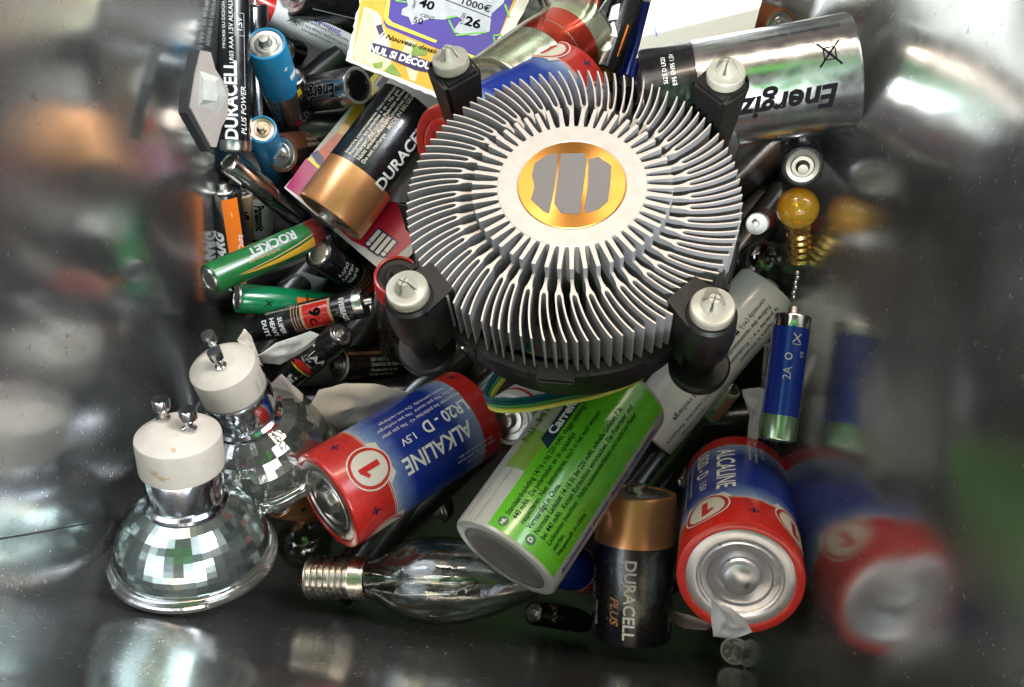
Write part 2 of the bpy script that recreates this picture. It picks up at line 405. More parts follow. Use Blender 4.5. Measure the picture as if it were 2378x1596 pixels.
# ------------------------------------------------------------------ the steel bin: its walls follow what the things lean on
def bin_wall_mat():
    m = bpy.data.materials.new('rubbed_sheet_steel'); m.use_nodes = True; t = m.node_tree; b = t.nodes['Principled BSDF']
    b.inputs['Metallic'].default_value = .94; b.inputs['Base Color'].default_value = (.50, .50, .49, 1)
    tcn = t.nodes.new('ShaderNodeTexCoord')
    def nz(scale, detail=4, dist=0.0, stretch=None):
        n = t.nodes.new('ShaderNodeTexNoise'); n.inputs['Scale'].default_value = scale; n.inputs['Detail'].default_value = detail; n.inputs['Distortion'].default_value = dist
        if stretch:
            mp = t.nodes.new('ShaderNodeMapping'); mp.inputs['Scale'].default_value = stretch
            t.links.new(tcn.outputs['Object'], mp.inputs[0]); t.links.new(mp.outputs[0], n.inputs['Vector'])
        else: t.links.new(tcn.outputs['Object'], n.inputs['Vector'])
        return n.outputs[0]
    def mr(v, a, b_, c, d):
        k = t.nodes.new('ShaderNodeMapRange'); k.inputs[1].default_value = a; k.inputs[2].default_value = b_; k.inputs[3].default_value = c; k.inputs[4].default_value = d
        t.links.new(v, k.inputs[0]); return k.outputs[0]
    def op(o, a, c):
        k = t.nodes.new('ShaderNodeMath'); k.operation = o; t.links.new(a, k.inputs[0])
        if isinstance(c, float): k.inputs[1].default_value = c
        else: t.links.new(c, k.inputs[1])
        return k.outputs[0]
    rough = op('ADD', mr(nz(.35, 3),   .35, .65, .14, .24), mr(nz(5, 6, 1.0), .64, .72, 0.0, .12))
    t.links.new(rough, b.inputs['Roughness'])
    # specks and scuffs
    sp = mr(nz(16, 3), .735, .77, 0.0, .7)
    mx = t.nodes.new('ShaderNodeMix'); mx.data_type = 'RGBA'; t.links.new(sp, mx.inputs[0])
    mx.inputs[6].default_value = (.52, .535, .535, 1); mx.inputs[7].default_value = (.16, .15, .13, 1)
    t.links.new(mx.outputs[2], b.inputs['Base Color'])
    h = op('ADD', op('MULTIPLY', nz(.16, 1), 1.0), op('MULTIPLY', mr(nz(9, 4, 2.0), .66, .72, 0.0, 1.0), .004))
    h = op('ADD', h, op('MULTIPLY', nz(60, 2), .0006))
    bp = t.nodes.new('ShaderNodeBump'); bp.inputs['Strength'].default_value = .30; bp.inputs['Distance'].default_value = 1.0
    t.links.new(h, bp.inputs['Height']); t.links.new(bp.outputs[0], b.inputs['Normal'])
    return m
sheet = bin_wall_mat()
# plan of the bin: left wall, front wall and right wall lines at floor level, in centimetres
LA = P(250, 1335, 75).xy; LB = P(474, 645, 65).xy
RA = Pz(1880, 1335, 8.5).xy; RB = P(1999, 165, 77.5).xy
FA = P(450, 1424, 77).xy; FB = P(1700, 1548, 68).xy
def isect(p, q, r, s):
    d1 = q - p; d2 = s - r; t = ((r.x - p.x) * d2.y - (r.y - p.y) * d2.x) / (d1.x * d2.y - d1.y * d2.x); return p + d1 * t
FL = isect(LA, LB, FA, FB); FR = isect(RA, RB, FA, FB)
dl = (LB - LA).normalized(); dr = (RB - RA).normalized()
BL = FL + dl * 27; BR = FR + dr * 28.5
print('BIN', [tuple(round(c, 2) for c in v) for v in (FL, FR, BL, BR)])
WH = 25.0
binr = thing('metal_bin', 'scuffed sheet steel bin holding the whole pile of batteries and bulbs', 'bin', Matrix.Translation((0, 0, 0)))
def wall(a, b, WH):
    bm = bmesh.new(); n = 24; m = 14
    d = (b - a); nrm = Vector((-d.y, d.x)).normalized()
    grid = []
    for j in range(m + 1):
        z = .0 + WH * j / m
        grid.append([bm.verts.new((a.x + d.x * i / n, a.y + d.y * i / n, z)) for i in range(n + 1)])
    for j in range(m):
        for i in range(n): bm.faces.new((grid[j][i], grid[j][i + 1], grid[j + 1][i + 1], grid[j + 1][i]))
    ext = bmesh.ops.extrude_face_region(bm, geom=bm.faces[:])
    for v in [e for e in ext['geom'] if isinstance(e, bmesh.types.BMVert)]: v.co += Vector((-nrm.x, -nrm.y, 0)) * -.12
    bmesh.ops.recalc_face_normals(bm, faces=bm.faces)
    return bm
cen = (FL + FR + BL + BR) / 4
def wall_between(nm, a, b):
    d = b - a; nrm = Vector((-d.y, d.x))
    if nrm.dot(cen - a) > 0: a, b = b, a
    o = new_obj(nm, wall(a, b, 13.0 if nm == 'back_wall' else WH), sheet, binr); return o
wall_between('side_wall', FL, BL); wall_between('side_wall', FR, BR); wall_between('front_wall', FL, FR); wall_between('back_wall', BL, BR)
bm = bmesh.new(); pl = [FL, FR, BR, BL]
prism_bm([(p.x + (p.x - cen.x) * .02, p.y + (p.y - cen.y) * .02) for p in pl], -.15, 0.0, bm)
new_obj('base', bm, mat('dark_steel_base', (.08, .072, .066), .36, .85, rvar=.08), binr)  # base plate in one even steel tone, darker than the walls
# a folded seam line on the left wall and a rolled fillet where walls meet the base
nl = Vector((dl.y, -dl.x)); nl = nl if nl.dot(cen - FL) > 0 else -nl
def on_left(px, py):
    d = ray(px, py); n3 = Vector((nl.x, nl.y, 0)); t = (Vector((FL.x, FL.y, 0)) - CAMLOC).dot(n3) / d.dot(n3); return CAMLOC + d * t + n3 * .01
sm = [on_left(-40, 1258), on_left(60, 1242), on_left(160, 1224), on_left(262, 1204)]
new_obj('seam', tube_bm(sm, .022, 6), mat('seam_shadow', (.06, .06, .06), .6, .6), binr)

# ------------------------------------------------------------------ the upturned processor cooler
CS = 1.0
Rc = Matrix.Rotation(math.sqrt(.482**2 + .106**2 + .106**2), 4, Vector((-.482, -.106, -.106)))
CM = CAMM @ Matrix.Translation((1.505, 4.03, -22.823)) @ Rc
cooler = thing('processor_cooler', 'round finned aluminium cooler with a copper centre and four black legs', 'cooler', CM @ Matrix.Translation((0, 0, -4.2)))
OFF = Matrix.Translation((0, 0, 4.2))
new_obj('core', lathe_bm([(1.37, -.03), (1.40, -.0), (1.88, 0), (1.90, -.02), (1.90, -2.6), (0, -2.6)], 100), alu, cooler, 30, OFF)
cd = new_obj('copper_core', lathe_bm([(1.365, -.10), (1.365, -.015), (1.35, 0.0), (0, 0.0)], 96), coppr, cooler, 30, OFF)
# brushed sectors are the paste residue: three worn grey strips
def blob(pts, j=.02, n=5):
    o = []
    for i, (x, y) in enumerate(pts):
        x2, y2 = pts[(i + 1) % len(pts)]
        for k in range(n):
            t = k / n; o.append((x + (x2 - x) * t + random.uniform(-j, j), y + (y2 - y) * t + random.uniform(-j, j)))
    return o
def gp(cx, cy):   # a point of the copper face
    o = CM.inverted() @ CAMLOC; d = CM.inverted().to_3x3() @ ray(900 + cx / 2.717, 140 + cy / 2.717); q = o + d * (-o.z / d.z); return (q.x, q.y)
strips = [[(930, 650), (1010, 598), (1075, 590), (1055, 800), (1035, 900), (1020, 968), (985, 955), (905, 880), (925, 800), (910, 720)],
          [(1095, 590), (1245, 590), (1255, 625), (1250, 720), (1225, 860), (1215, 970), (1100, 968), (1052, 905), (1065, 800)],
          [(1270, 625), (1330, 612), (1412, 665), (1405, 800), (1392, 890), (1330, 945), (1250, 968), (1240, 930), (1262, 800)]]
bm = bmesh.new()
for st in strips:
    prism_bm(blob([gp(*p) for p in st], .006, 4), .002, .012, bm)
new_obj('thermal_paste', bm, grease, cd)
NF = 50
def fin_mesh():
    sw = lambda r: .12 * max(0, (r - 2.5) / 1.8) ** 1.6
    def pt(r, off): a = sw(r) + off / r; return (r * math.cos(a), r * math.sin(a))
    bm = bmesh.new()
    # inner tall stem
    L_ = []; R_ = []
    for r, h in ((1.895, .078), (2.0, .062), (2.3, .054), (2.54, .050)):
        L_.append(pt(r, -h)); R_.append(pt(r, h))
    prism_bm(L_ + R_[::-1], -2.6, -.015, bm)
    # lower outer Y: a stem that widens and splits into two tines
    rows = [(2.545, .040, 0), (2.75, .038, 0), (2.90, .062, 0), (2.97, .092, .0), (3.00, .098, .012), (3.03, .102, .040), (3.08, .104, .058)]
    for k in range(1, 10):
        r = 3.08 + (4.29 - 3.08) * k / 9; c = .081 + .050 * k / 9; rows.append((r, c + .022, c - .022))
    fl = bmesh.new(); rv = []
    for r, o_, i_ in rows: rv.append([fl.verts.new((*pt(r, x), -1.95)) for x in (-o_, -i_, i_, o_)])
    for k, (a, b) in enumerate(zip(rv, rv[1:])):
        for j in (0, 1, 2):
            if j == 1 and rows[k][2] > 0.001: continue
            fl.faces.new((a[j], b[j], b[j + 1], a[j + 1]))
    bmesh.ops.remove_doubles(fl, verts=fl.verts, dist=1e-5)
    bmesh.ops.dissolve_degenerate(fl, edges=fl.edges, dist=1e-6)
    ex = bmesh.ops.extrude_face_region(fl, geom=fl.faces[:])
    for v in [e for e in ex['geom'] if isinstance(e, bmesh.types.BMVert)]: v.co.z = -.44
    me = bpy.data.meshes.new('x'); fl.to_mesh(me); bm.from_mesh(me); bpy.data.meshes.remove(me); fl.free()
    me = bpy.data.meshes.new('fin')
    bmesh.ops.recalc_face_normals(bm, faces=bm.faces)
    for f in bm.faces: f.material_index = 0 if f.normal.z > .7 else 1
    bm.to_mesh(me); bm.free(); me.materials.append(alu); me.materials.append(alu_side); return me
fm = fin_mesh()
for k in range(NF):
    o = bpy.data.objects.new('fin', fm); C.objects.link(o); o.parent = cooler
    o.matrix_local = OFF @ Matrix.Rotation(2 * PI * (k + .3) / NF, 4, 'Z') @ Matrix.Rotation(random.uniform(-.012, .012), 4, 'Z')
# black frame ring with ribs, four legs with feet
bm = lathe_bm([(4.10, -1.97), (4.36, -2.0), (4.42, -2.06), (4.42, -2.42), (4.34, -2.5), (3.9, -2.5), (3.85, -2.4), (4.0, -2.2), (4.10, -1.97)], 90)
for a in range(0, 360, 20):
    m = Matrix.Rotation(math.radians(a), 4, 'Z'); b2 = box_bm(4.3, 4.47, -.08, .08, -2.4, -1.97)
    b2.transform(m); me = bpy.data.meshes.new('x'); b2.to_mesh(me); bm.from_mesh(me); bpy.data.meshes.remove(me); b2.free()
new_obj('frame_ring', bm, blackpl, cooler, 30, OFF)
bm = box_bm(-.48, .48, -4.66, -4.2, -2.4, -1.9)
bmesh.ops.bevel(bm, geom=bm.edges[:], offset=.06, segments=2, affect='EDGES')
new_obj('clip', bm, blackpl, cooler, None, OFF)
bm = box_bm(-.42, .42, -.16, .16, -2.4, -1.0)
bmesh.ops.bevel(bm, geom=bm.edges[:], offset=.06, segments=2, affect='EDGES')
new_obj('clip', bm, blackpl, cooler, None, OFF @ Matrix.Rotation(PI * .985, 4, 'Z') @ Matrix.Translation((4.52, 0, 0)) @ Matrix.Rotation(PI / 2, 4, 'Z'))
new_obj('fan_hub', lathe_bm([(0, -2.7), (2.0, -2.7), (2.1, -2.8), (2.1, -4.1), (0, -4.1)], 48), blackpl, cooler, 30, OFF)
new_obj('fan_shroud', lathe_bm([(3.8, -2.5), (3.95, -2.52), (3.9, -4.3), (3.7, -4.3), (3.7, -2.52)], 64), blackpl, cooler, 30, OFF)
HP = .28
pinpx = [(1041, 116), (1690, 147), (939, 656), (1659, 696)]
CMI = CM.inverted()
def hit(px, py, h):       # where the line of sight meets the cooler's own plane at height h
    o = CMI @ CAMLOC; d = (CMI.to_3x3() @ ray(px, py)); t = (h - o.z) / d.z; return o + d * t
for i, (px, py) in enumerate(pinpx):
    q = hit(px, py, HP); ang = math.atan2(q.y, q.x)
    LM = OFF @ Matrix.Translation((q.x, q.y, 0)) @ Matrix.Rotation(ang, 4, 'Z')
    low = i >= 2
    if low:    # round barrel with a web towards the ring
        leg = lathe_bm([(0, -.32), (.55, -.32), (.62, -.40), (.68, -1.2), (.62, -1.9), (.42, -2.2), (.40, -3.0), (0, -3.0)], 32)
        b2 = prism_bm([(-.1, -.64), (-.98, -.48), (-.98, .48), (-.1, .64)], -2.4, -.38)
        me = bpy.data.meshes.new('x'); b2.to_mesh(me); leg.from_mesh(me); bpy.data.meshes.remove(me); b2.free()
    else:
        leg = prism_bm([(-.66, -.60), (.26, -.68), (.56, -.40), (.60, 0), (.56, .40), (.26, .68), (-.66, .60)], -3.0, -.34)
        tp = [v for v in leg.verts if v.co.z > -1]
        for v in leg.verts:
            if v.co.z < -1: v.co.x = v.co.x * .72 - .15; v.co.y *= .72
        bmesh.ops.bevel(leg, geom=[e for e in leg.edges if all(v.co.z > -1 for v in e.verts) or abs(e.verts[0].co.z - e.verts[1].co.z) > 1], offset=.09, segments=2, affect='EDGES')
    lg = new_obj('leg', leg, blackpl, cooler, 35, LM)
    new_obj('foot', lathe_bm([(0, -2.95), (.74, -2.95), (.80, -3.02), (.78, -3.25), (.68, -3.33), (0, -3.33)], 40), blackpl, lg, 35)
    pin = lathe_bm([(0, -.30), (.50, -.30), (.525, -.26), (.52, -.02), (.49, .02), (.30, .03), (.22, .05)], 36)
    # split spear tip: four wedges
    for k in range(4):
        a0 = k * PI / 2 + .5
        pts = [(.05 * math.cos(a0 + PI / 4), .05 * math.sin(a0 + PI / 4))] + [(.30 * math.cos(a0 + t), .30 * math.sin(a0 + t)) for t in (.16, .5, .79, 1.07, 1.41)]
        b2 = prism_bm(pts, .02, .34)
        for v in b2.verts:
            if v.co.z > .2: v.co.x *= .42; v.co.y *= .42
        me = bpy.data.meshes.new('x'); b2.to_mesh(me); pin.from_mesh(me); bpy.data.meshes.remove(me); b2.free()
    new_obj('push_pin', pin, pinm, cooler, 35, LM @ Matrix.Rotation(random.uniform(-.2, .2), 4, 'Y'))
# fan wires: four, parts of the cooler
CI = (CM @ Matrix.Translation((0, 0, -4.2))).inverted()
wc = [((.010, .16, .20), 'teal_wire'), ((.012, .10, .16), 'dark_teal_wire'), ((.10, .38, .13), 'green_wire'), ((.72, .66, .10), 'yellow_wire')]
for k, (c, n) in enumerate(wc):
    pts = []
    for px, py, S in ((1225, 800, 76), (1160, 860, 78), (1128, 915, 80), (1150, 932, 82), (1220, 930, 82), (1300, 915, 81), (1390, 896, 79), (1480, 868, 76), (1500, 840, 72)):
        pts.append(P(px + k * 3, py - 3 + k * 8 * (1 if px < 1450 else .6), S + k * .4))
    sp = []
    for i in range(len(pts) - 1):
        p0 = pts[max(0, i - 1)]; p1 = pts[i]; p2 = pts[i + 1]; p3 = pts[min(len(pts) - 1, i + 2)]
        for t in [j / 6 for j in range(6)]:
            sp.append(.5 * ((2 * p1) + (p2 - p0) * t + (2 * p0 - 5 * p1 + 4 * p2 - p3) * t * t + (3 * p1 - p0 - 3 * p2 + p3) * t ** 3))
    sp.append(pts[-1])
    new_obj('wire', tube_bm([CI @ p for p in sp], .068, 8), mat(n, c, .35, coat=.2), cooler, 40)

# ------------------------------------------------------------------ two big red and blue D cells (and a third half hidden)
rs = (.60, .022, .014); bl = (.010, .035, .30); pal = (.34, .42, .60)
dcell = ramp_mat('red_and_blue_label', [(0, rs), (.125, rs), (.13, pal), (.18, (.22, .30, .55)), (.27, bl), (.60, bl), (.70, (.16, .25, .50)), (.745, pal), (.75, rs), (1, rs)], 6.15)
def dprints(words, small, x0=0.0, s=1.0):
    k = []
    L = 6.15
    k.append(('printed_edge', ink_cream, [rect(-5.2, 5.2, 4.585, 4.615), rect(-5.2, 5.2, 4.655, 4.675)], 0))
    big = [T(words, 2.55, x0 - .38, .78, 90, .02, sx=.80), T('LR20 - D', 1.75, x0 + .38, .60, 90, .02, sx=.85), T('1.5V', 3.3, x0 + .34, .34, 90, .02)]
    sm = []
    for i, t in enumerate(small): sm.append(T(t, 2.4, x0 + .82 + .26 * i, .20, 90, .0))
    for i, t in enumerate(('Do not dispose of in fire', 'Made in China  Importe par', 'LR20  D  1.5V')): sm.append(T(t, 1.2, x0 - 1.15 - .2 * i, .15, 90, 0))
    k.append(('printed_text', ink_w, big + sm, 1))
    for ex in (x0 + .2, x0 - 2.5):
        k.append(('emblem_disk', ink_cream, [disk(ex, 4.98, .58)], 1)); k.append(('emblem_flag', ink_cream, [poly([(ex - .82, 4.60), (ex - .55, 4.28), (ex + .1, 4.36), (ex + .62, 4.30), (ex + .78, 4.62)])], 2))
        k.append(('emblem_ring', ink_r, [ring(ex, 4.98, .60, .68)], 3)); k.append(('emblem_number', ink_r, [poly([(ex - .08, 4.62), (ex + .11, 4.62), (ex + .11, 5.36), (ex - .03, 5.36), (ex - .28, 5.17), (ex - .21, 5.06), (ex - .08, 5.14)])], 3))
        k.append(('emblem_edge', ink_cream, [ring(ex, 4.98, .69, .74)], 3))
    pl = []
    for x in (x0 - 1.15, x0 + 1.5, x0 + 3.4): pl += [rect(x - .16, x + .16, 5.35, 5.41), rect(x - .03, x + .03, 5.22, 5.54)]
    pl += [rect(x0 - 1.5, x0 - 1.28, .38, .44), rect(x0 + 1.5, x0 + 1.75, .38, .44)]
    k.append(('polarity_mark', mat('navy_ink', (.01, .01, .08), .4), pl, 1))
    return k
dd = [(6.15, dcell)]
battery('large_battery', 'blue and red battery reading ALKALINE LR20, lying left of the lime green battery', 'battery',
        (757, 1166), 72.5, (1090, 961), 1.71, 6.15, dd, dprints('ALKALINE', ['Respecter les polarites +/-  Ne pas jeter', 'au feu  Ne pas ouvrir  Ne pas recharger', 'Insert correctly  Do not recharge']), big=True, group='blue and red large batteries', pos=tin)
battery('large_battery', 'blue and red battery reading ALCALINE at lower right, silver end facing up', 'battery',
        (1719, 1345), 86, (1711, 1122), 1.71, 6.15, dd, dprints('ALCALINE', ['Respectar las polaridades', 'No recargar  No arrojar al fuego'], x0=.72), big=True, group='blue and red large batteries', pos=mat('matt_nickel', (.62, .63, .66), .36, .85, rvar=.06, dirt=((.36, .28, .16), .66, 2.5)))
battery('large_battery', 'blue and red battery half hidden behind the top of the cooler fins', 'battery',
        (1326, 214), 68, (1055, 372), 1.71, 5.75, dd, dprints('ALKALINE', ['Respecter les polarites'], x0=.6), big=True, near2=True, neg=redp, group='blue and red large batteries')

# ------------------------------------------------------------------ green rechargeable D cell
bright = mat('lime_print', (.12, .46, .018), .25, coat=.45, var=.12, vscale=1.2, rvar=.06, dirt=((.16, .34, .06), .68, 7))
bright2 = mat('deep_lime_print', (.055, .36, .012), .27, coat=.45)
olive = mat('olive_green_print', (.20, .33, .04), .3, coat=.4)
sage = mat('pale_sage_print', (.38, .42, .27), .3, coat=.4)
greyg = mat('grey_sleeve', (.44, .43, .38), .3, coat=.3, var=.12, vscale=1.5, dirt=((.27, .24, .18), .68, 5))
rows = ['Standaardoplading 14/16 u bij 220 mAh, vlugge oplading 7 u bij', '440 mAh.  De polariteiten en de oplaadtijd', 'respecteren. Niet demonteren, noch in het vuur werpen.', 'Vervaardigd in China.',
        'Normale Ladezeit 14-16 St. bei 220 mAh, schnelle Ladezeit 7 St.', 'bei 440 mAh.  Keinen Kurzschluss verursachen. Die Polaritaten und', 'Ladezeiten beachten.  Nicht auseinanderbauen und nicht ins Feuer', 'werfen.', 'Hergestellt in China']
gt = [T(r, .62, -.62 + .235 * i, .225, 90, .012, align='LEFT', sx=.80) for i, r in enumerate(rows)]
gprints = [
    ('lime_panel', bright, [rect(-.95, 1.62, .12, 6.35)], 1),
    ('olive_panel', olive, [rect(-1.75, -.95, 2.0, 3.4)], 1), ('sage_panel', sage, [rect(-1.75, -.95, 3.4, 4.4)], 1), ('green_panel', bright2, [rect(-2.3, -.95, 4.4, 6.35)], 1),
    ('name_strip', mat('ink_navy', (.012, .03, .06), .35), [poly([(-1.16, 3.15), (-.76, 2.92), (-.76, 5.6), (-1.16, 5.6)])], 2),
    ('printed_name', ink_w, [T('Carrefour', 4.28, -.96, .42, 90, .035)], 3),
    ('printed_ghost_name', mat('moss_ink', (.09, .20, .03), .4), [T('NI-MH', 3.7, -1.72, .56, 90, .01, shear=.2)], 2),
    ('printed_text', ink_k, gt, 2),
    ('country_mark', ink_dg, [disk(-.60, .40, .15), disk(.30, .40, .15)], 2),
    ('country_letter', ink_w, [T('NL', .40, -.60, .15, 90, .03), T('D', .40, .30, .2, 90, .03)], 3),
    ('printed_purple_text', mat('violet_ink', (.05, .04, .28), .4), [T('Rechargeable battery  Batterie rechargeable', 3.1, 1.92, .30, 90, .02, shear=.2), T('Accumulateur  Accu', 3.0, 2.25, .24, 90, .02)], 1),
    ('sleeve_crease', mat('crease', (.30, .29, .24), .5), [rect(-1.42, -1.40, .15, 2.0), rect(-1.86, -1.84, .15, 3.0)], 1)]
battery('large_battery', 'lime green and white battery with rows of black text and grey flat end', 'battery',
        (1434, 914), 81, (1170, 1298), 1.71, 6.5, [(6.5, greyg)], gprints, from_neg=True, neg=mat('grey_steel_disk', (.30, .28, .26), .45, .7, rvar=.05), rim=mat('clear_sleeve_edge', (.45, .47, .43), .25, coat=.4))

# ------------------------------------------------------------------ copper topped cells
cu_b = lambda L, f=.33: [(L * (1 - f), black), (L, copperp)]
def dura(plus=None, sz=.62, x0=0.0, y0=None, L=5.0):
    k = [('printed_name', ink_w, [T('DURACELL', y0 or L * .36, x0, sz, -90, .022, sx=1.0)], 1)]
    if plus: k.append(('printed_plus', mat('copper_ink', (.62, .27, .09), .35), [T(plus, 1.15, x0 - .48, .40, -90, .02, shear=.25)], 1))
    k.append(('warning_text', ink_cream, [T('LR14  SIZE C  1,5V', 1.6, x0 - 1.5, .2, -90, 0), T('MN1400', .9, x0 - 1.25, .22, -90, .0)], 1))
    return k
battery('copper_top_battery', 'black battery with copper top and orange word PLUS, left of the ALCALINE battery', 'battery',
        (1478, 1142), 71, (1466, 1475), 1.31, 4.75, [(3.15, black), (4.75, copperp)], dura('PLUS', .52, -.12, 1.55, 4.75), group='copper topped batteries')
wrn = ['Inserire correttamente. Non ricaricare.', 'Respecter les polarites + et -. Ne pas', 'recharger. Auf richtige Polaritat achten.', 'Nicht wiederaufladbar. Conservez ceci.', 'Do not recharge.   MADE IN BELGIUM']
battery('copper_top_battery', 'black battery with copper end and white warnings lying on the magenta ticket', 'battery',
        (766, 506), 66, (957, 250), 1.31, 5.0, [(3.2, black), (5.0, copperp)],
        [('printed_name', ink_w, [T('DURACELL', 1.85, -.78, .60, -90, .025)], 1), ('warning_text', ink_cream, [T(r, 3.0, .95 - .185 * i, .19, -90, .01, align='LEFT') for i, r in enumerate(wrn)], 1)], group='copper topped batteries', near2=False)
battery('copper_top_battery', 'brown-black battery reading DO NOT CONNECT below the front left cooler leg', 'battery',
        (785, 848), 64, (1000, 838), .60, 4.6, [(4.55, softblack), (4.6, tin)],
        [('warning_text', ink_w, [T(r, 3.55, .14 - .19 * i, .17, -90, .02, align='LEFT') for i, r in enumerate(['DO NOT CONNECT IMPROPERLY', 'CHARGE OR DISPOSE OF IN FIRE', 'Ne pas jeter au feu', 'Ne pas recharger'])], 1), ('copper_stripe', copperp, [rect(.36, .50, .1, 4.5)], 1)], group='copper topped batteries')
battery('copper_top_battery', 'copper battery end peeping out between rear spotlight bulb and ALKALINE battery', 'battery',
        (648, 1158), 64, (830, 1205), .70, 5.0, [(2.0, black), (5.0, copperp)], [('polarity_mark', ink_k, [rect(-.3, -.02, 4.3, 4.36), rect(-.19, -.13, 4.2, 4.46)], 1)], group='copper topped batteries', near2=False)

# ------------------------------------------------------------------ slim cells on the left
battery('slim_battery', 'long black battery reading PLUS POWER, upright beside the white blister pack', 'battery',
        (541, -12), 69, (548, 352), .54, 5.15, [(.36, steel), (5.15, black)],
        [('printed_name', ink_w, [T('DURACELL', 1.66, -.12, .60, 90, .03, sx=.88)], 1),
         ('printed_text', ink_w, [T('PLUS POWER', 1.35, .30, .27, 90, .0, shear=.25), T('LR03 AAA 1,5V ALKALINE', 4.0, -.08, .2, 90, 0), T('MN2400 EU DESIGN', 4.1, -.33, .17, 90, 0), T('1,5V', 4.15, .2, .26, 90, .0)], 1),
         ('printed_frame', ink_g, [rect(.03, .05, 3.8, 4.5), rect(.34, .36, 2.1, 4.5), rect(.03, .36, 3.78, 3.80), rect(.03, .36, 4.5, 4.52)], 1)])
battery('slim_battery', 'black battery with a painted silver sheen stripe behind the two sky blue batteries', 'battery',
        (590, 8), 63, (602, 318), .50, 4.9, [(.3, steel), (4.9, black)], [('sheen_stripe', chrome, [rect(-.05, .17, .3, 4.8)], 1)])  # the silver stripe paints the sheen along the glossy black sleeve
battery('slim_battery', 'white battery with red end and blue capacity print, left of the scratch ticket', 'battery',
        (585, 5), 62, (845, 128), .53, 4.75, [(4.0, white), (4.75, redp)],
        [('printed_text', ink_k, [T('Ni-MH Use Only Charge 4.5h 270mA', 2.1, .05, .15, 90, .0), T('Rapid High Drain Rechargeable Battery', 2.0, .24, .13, 90, 0), T('www.rechargeables.com', 2.2, -.12, .13, 90, 0)], 1),
         ('printed_capacity', ink_b, [T('2000mAh', 1.9, .42, .3, 90, .02)], 1),
         ('crossed_bin_mark', ink_k, [poly([(-.1, 3.45), (-.06, 3.45), (.3, 3.05), (.26, 3.05)]), poly([(-.1, 3.05), (-.06, 3.05), (.3, 3.45), (.26, 3.45)]), ring(.1, 3.25, .1, .12)], 1)])
battery('slim_battery', 'larger sky blue battery with a pinkish silver lower half', 'battery',
        (616, 100), 67, (686, 300), .71, 5.05, [(2.7, mat('pinkish_foil', (.42, .36, .34), .25, .9, rvar=.06)), (5.05, bluep)],
        [('printed_mark', ink_w, [T('+', 4.2, .42, .4, 90, .01), rect(.45, .9, 3.5, 3.75)], 1), ('red_band', redp, [rect(.1, .9, .2, 1.3)], 1), ('bare_strips', chrome, [rect(-.35, -.25, 1.2, 2.65), rect(-.02, .05, .9, 2.65)], 1)], group='sky blue batteries')
battery('slim_battery', 'smaller sky blue battery with brass knob, above the bare chrome battery', 'battery',
        (608, 300), 66, (641, 402), .53, 4.45, [(4.45, bluep)], [('round_mark', ink_w, [ring(.32, 2.9, .16, .24)], 1), ('dark_panel', black, [rect(.1, .7, .3, 2.4)], 0)], group='sky blue batteries', pos=mat('brassy_nickel', (.62, .48, .36), .3, 1.0))
battery('silver_battery', 'dark silver battery with upside down letters, ring end near the scratch ticket corner', 'battery',
        (640, 232), 63, (832, 199), .70, 5.05, [(3.4, darkfoil), (5.05, black)],
        [('printed_name', ink_k, [T('Energizer', 1.75, .02, .66, 90, .035, shear=.2)], 2), ('name_outline', ink_g, [T('Energizer', 1.75, .02, .66, 90, .06, shear=.2)], 1)], from_neg=True, rim=mat('pale_ring', (.62, .61, .59), .4, .3), neg=black)
battery('silver_battery', 'thin dark silver battery with yellow swoosh and wine red lower half', 'battery',
        (676, 178), 63, (718, 330), .48, 3.6, [(1.5, mat('wine_red_print', (.16, .02, .02), .25, .3, coat=.4)), (3.6, darkfoil)],
        [('yellow_swoosh', ink_y, [ring(.30, 2.5, .42, .60, a0=PI * .55, a1=PI * 1.15, sy=1.5)], 1), ('printed_name', ink_k, [T('nizer', 1.5, .22, .6, 90, .03, shear=.1)], 2), ('name_outline', ink_g, [T('nizer', 1.5, .22, .6, 90, .055, shear=.1)], 1)], pos=darkfoil)
battery('slim_battery', 'brown battery marked 1.5V with a red strip, left of the magenta ticket', 'battery',
        (650, 356), 62.5, (800, 332), .72, 5.05, [(5.05, brownp)],
        [('printed_text', ink_cream, [T('1.5V', 3.6, -.25, .32, 90, .02), T('NE PAS CHARGER', 3.5, .15, .17, 90, 0), T('ON FIRE POLE', 3.5, .37, .17, 90, 0)], 1), ('red_strip', ink_r, [rect(-.95, -.62, .1, 5)], 1), ('dark_panel', softblack, [rect(-.6, .05, .1, 5)], 0)])
tubeb = battery('chrome_battery', 'bare chrome battery stripped of its label, left of the magenta ticket', 'battery',
        (703, 512), 66, (531, 376), .44, 4.0, [(3.6, chrome), (4.0, navy)], [('label_scrap', steel, [poly([(.0, .9), (.3, 1.0), (.25, 2.2), (.0, 2.0)])], 0)], from_neg=True, neg=mat('old_nickel', (.45, .42, .36), .35, 1.0))
battery('orange_battery', 'black battery with an orange panel reading Heavy Duty beside the left wall', 'battery',
        (519, 440), 65, (558, 700), .60, 4.6, [(4.6, black)],
        [('orange_panel', orangep, [rect(-.14, .45, .1, 4.45)], 0), ('printed_text', ink_w, [T('Heavy Duty', 2.3, .33, .3, 90, .01), T('I', 3.85, .15, .22, 0, .0), T('AF 1.5V', 1.1, .0, .22, 90, .0)], 1),
         ('printed_name', ink_w, [T('RECHARG', 1.95, -.42, .52, 90, .05, shear=.25)], 1)])
battery('slim_battery', 'tan battery mostly hidden between the orange one and the white one', 'battery',
        (562, 432), 64, (582, 560), .52, 4.4, [(4.4, tanp)], [('printed_mark', ink_k, [T('2A', 3.1, -.1, .5, 90, .05)], 1)])
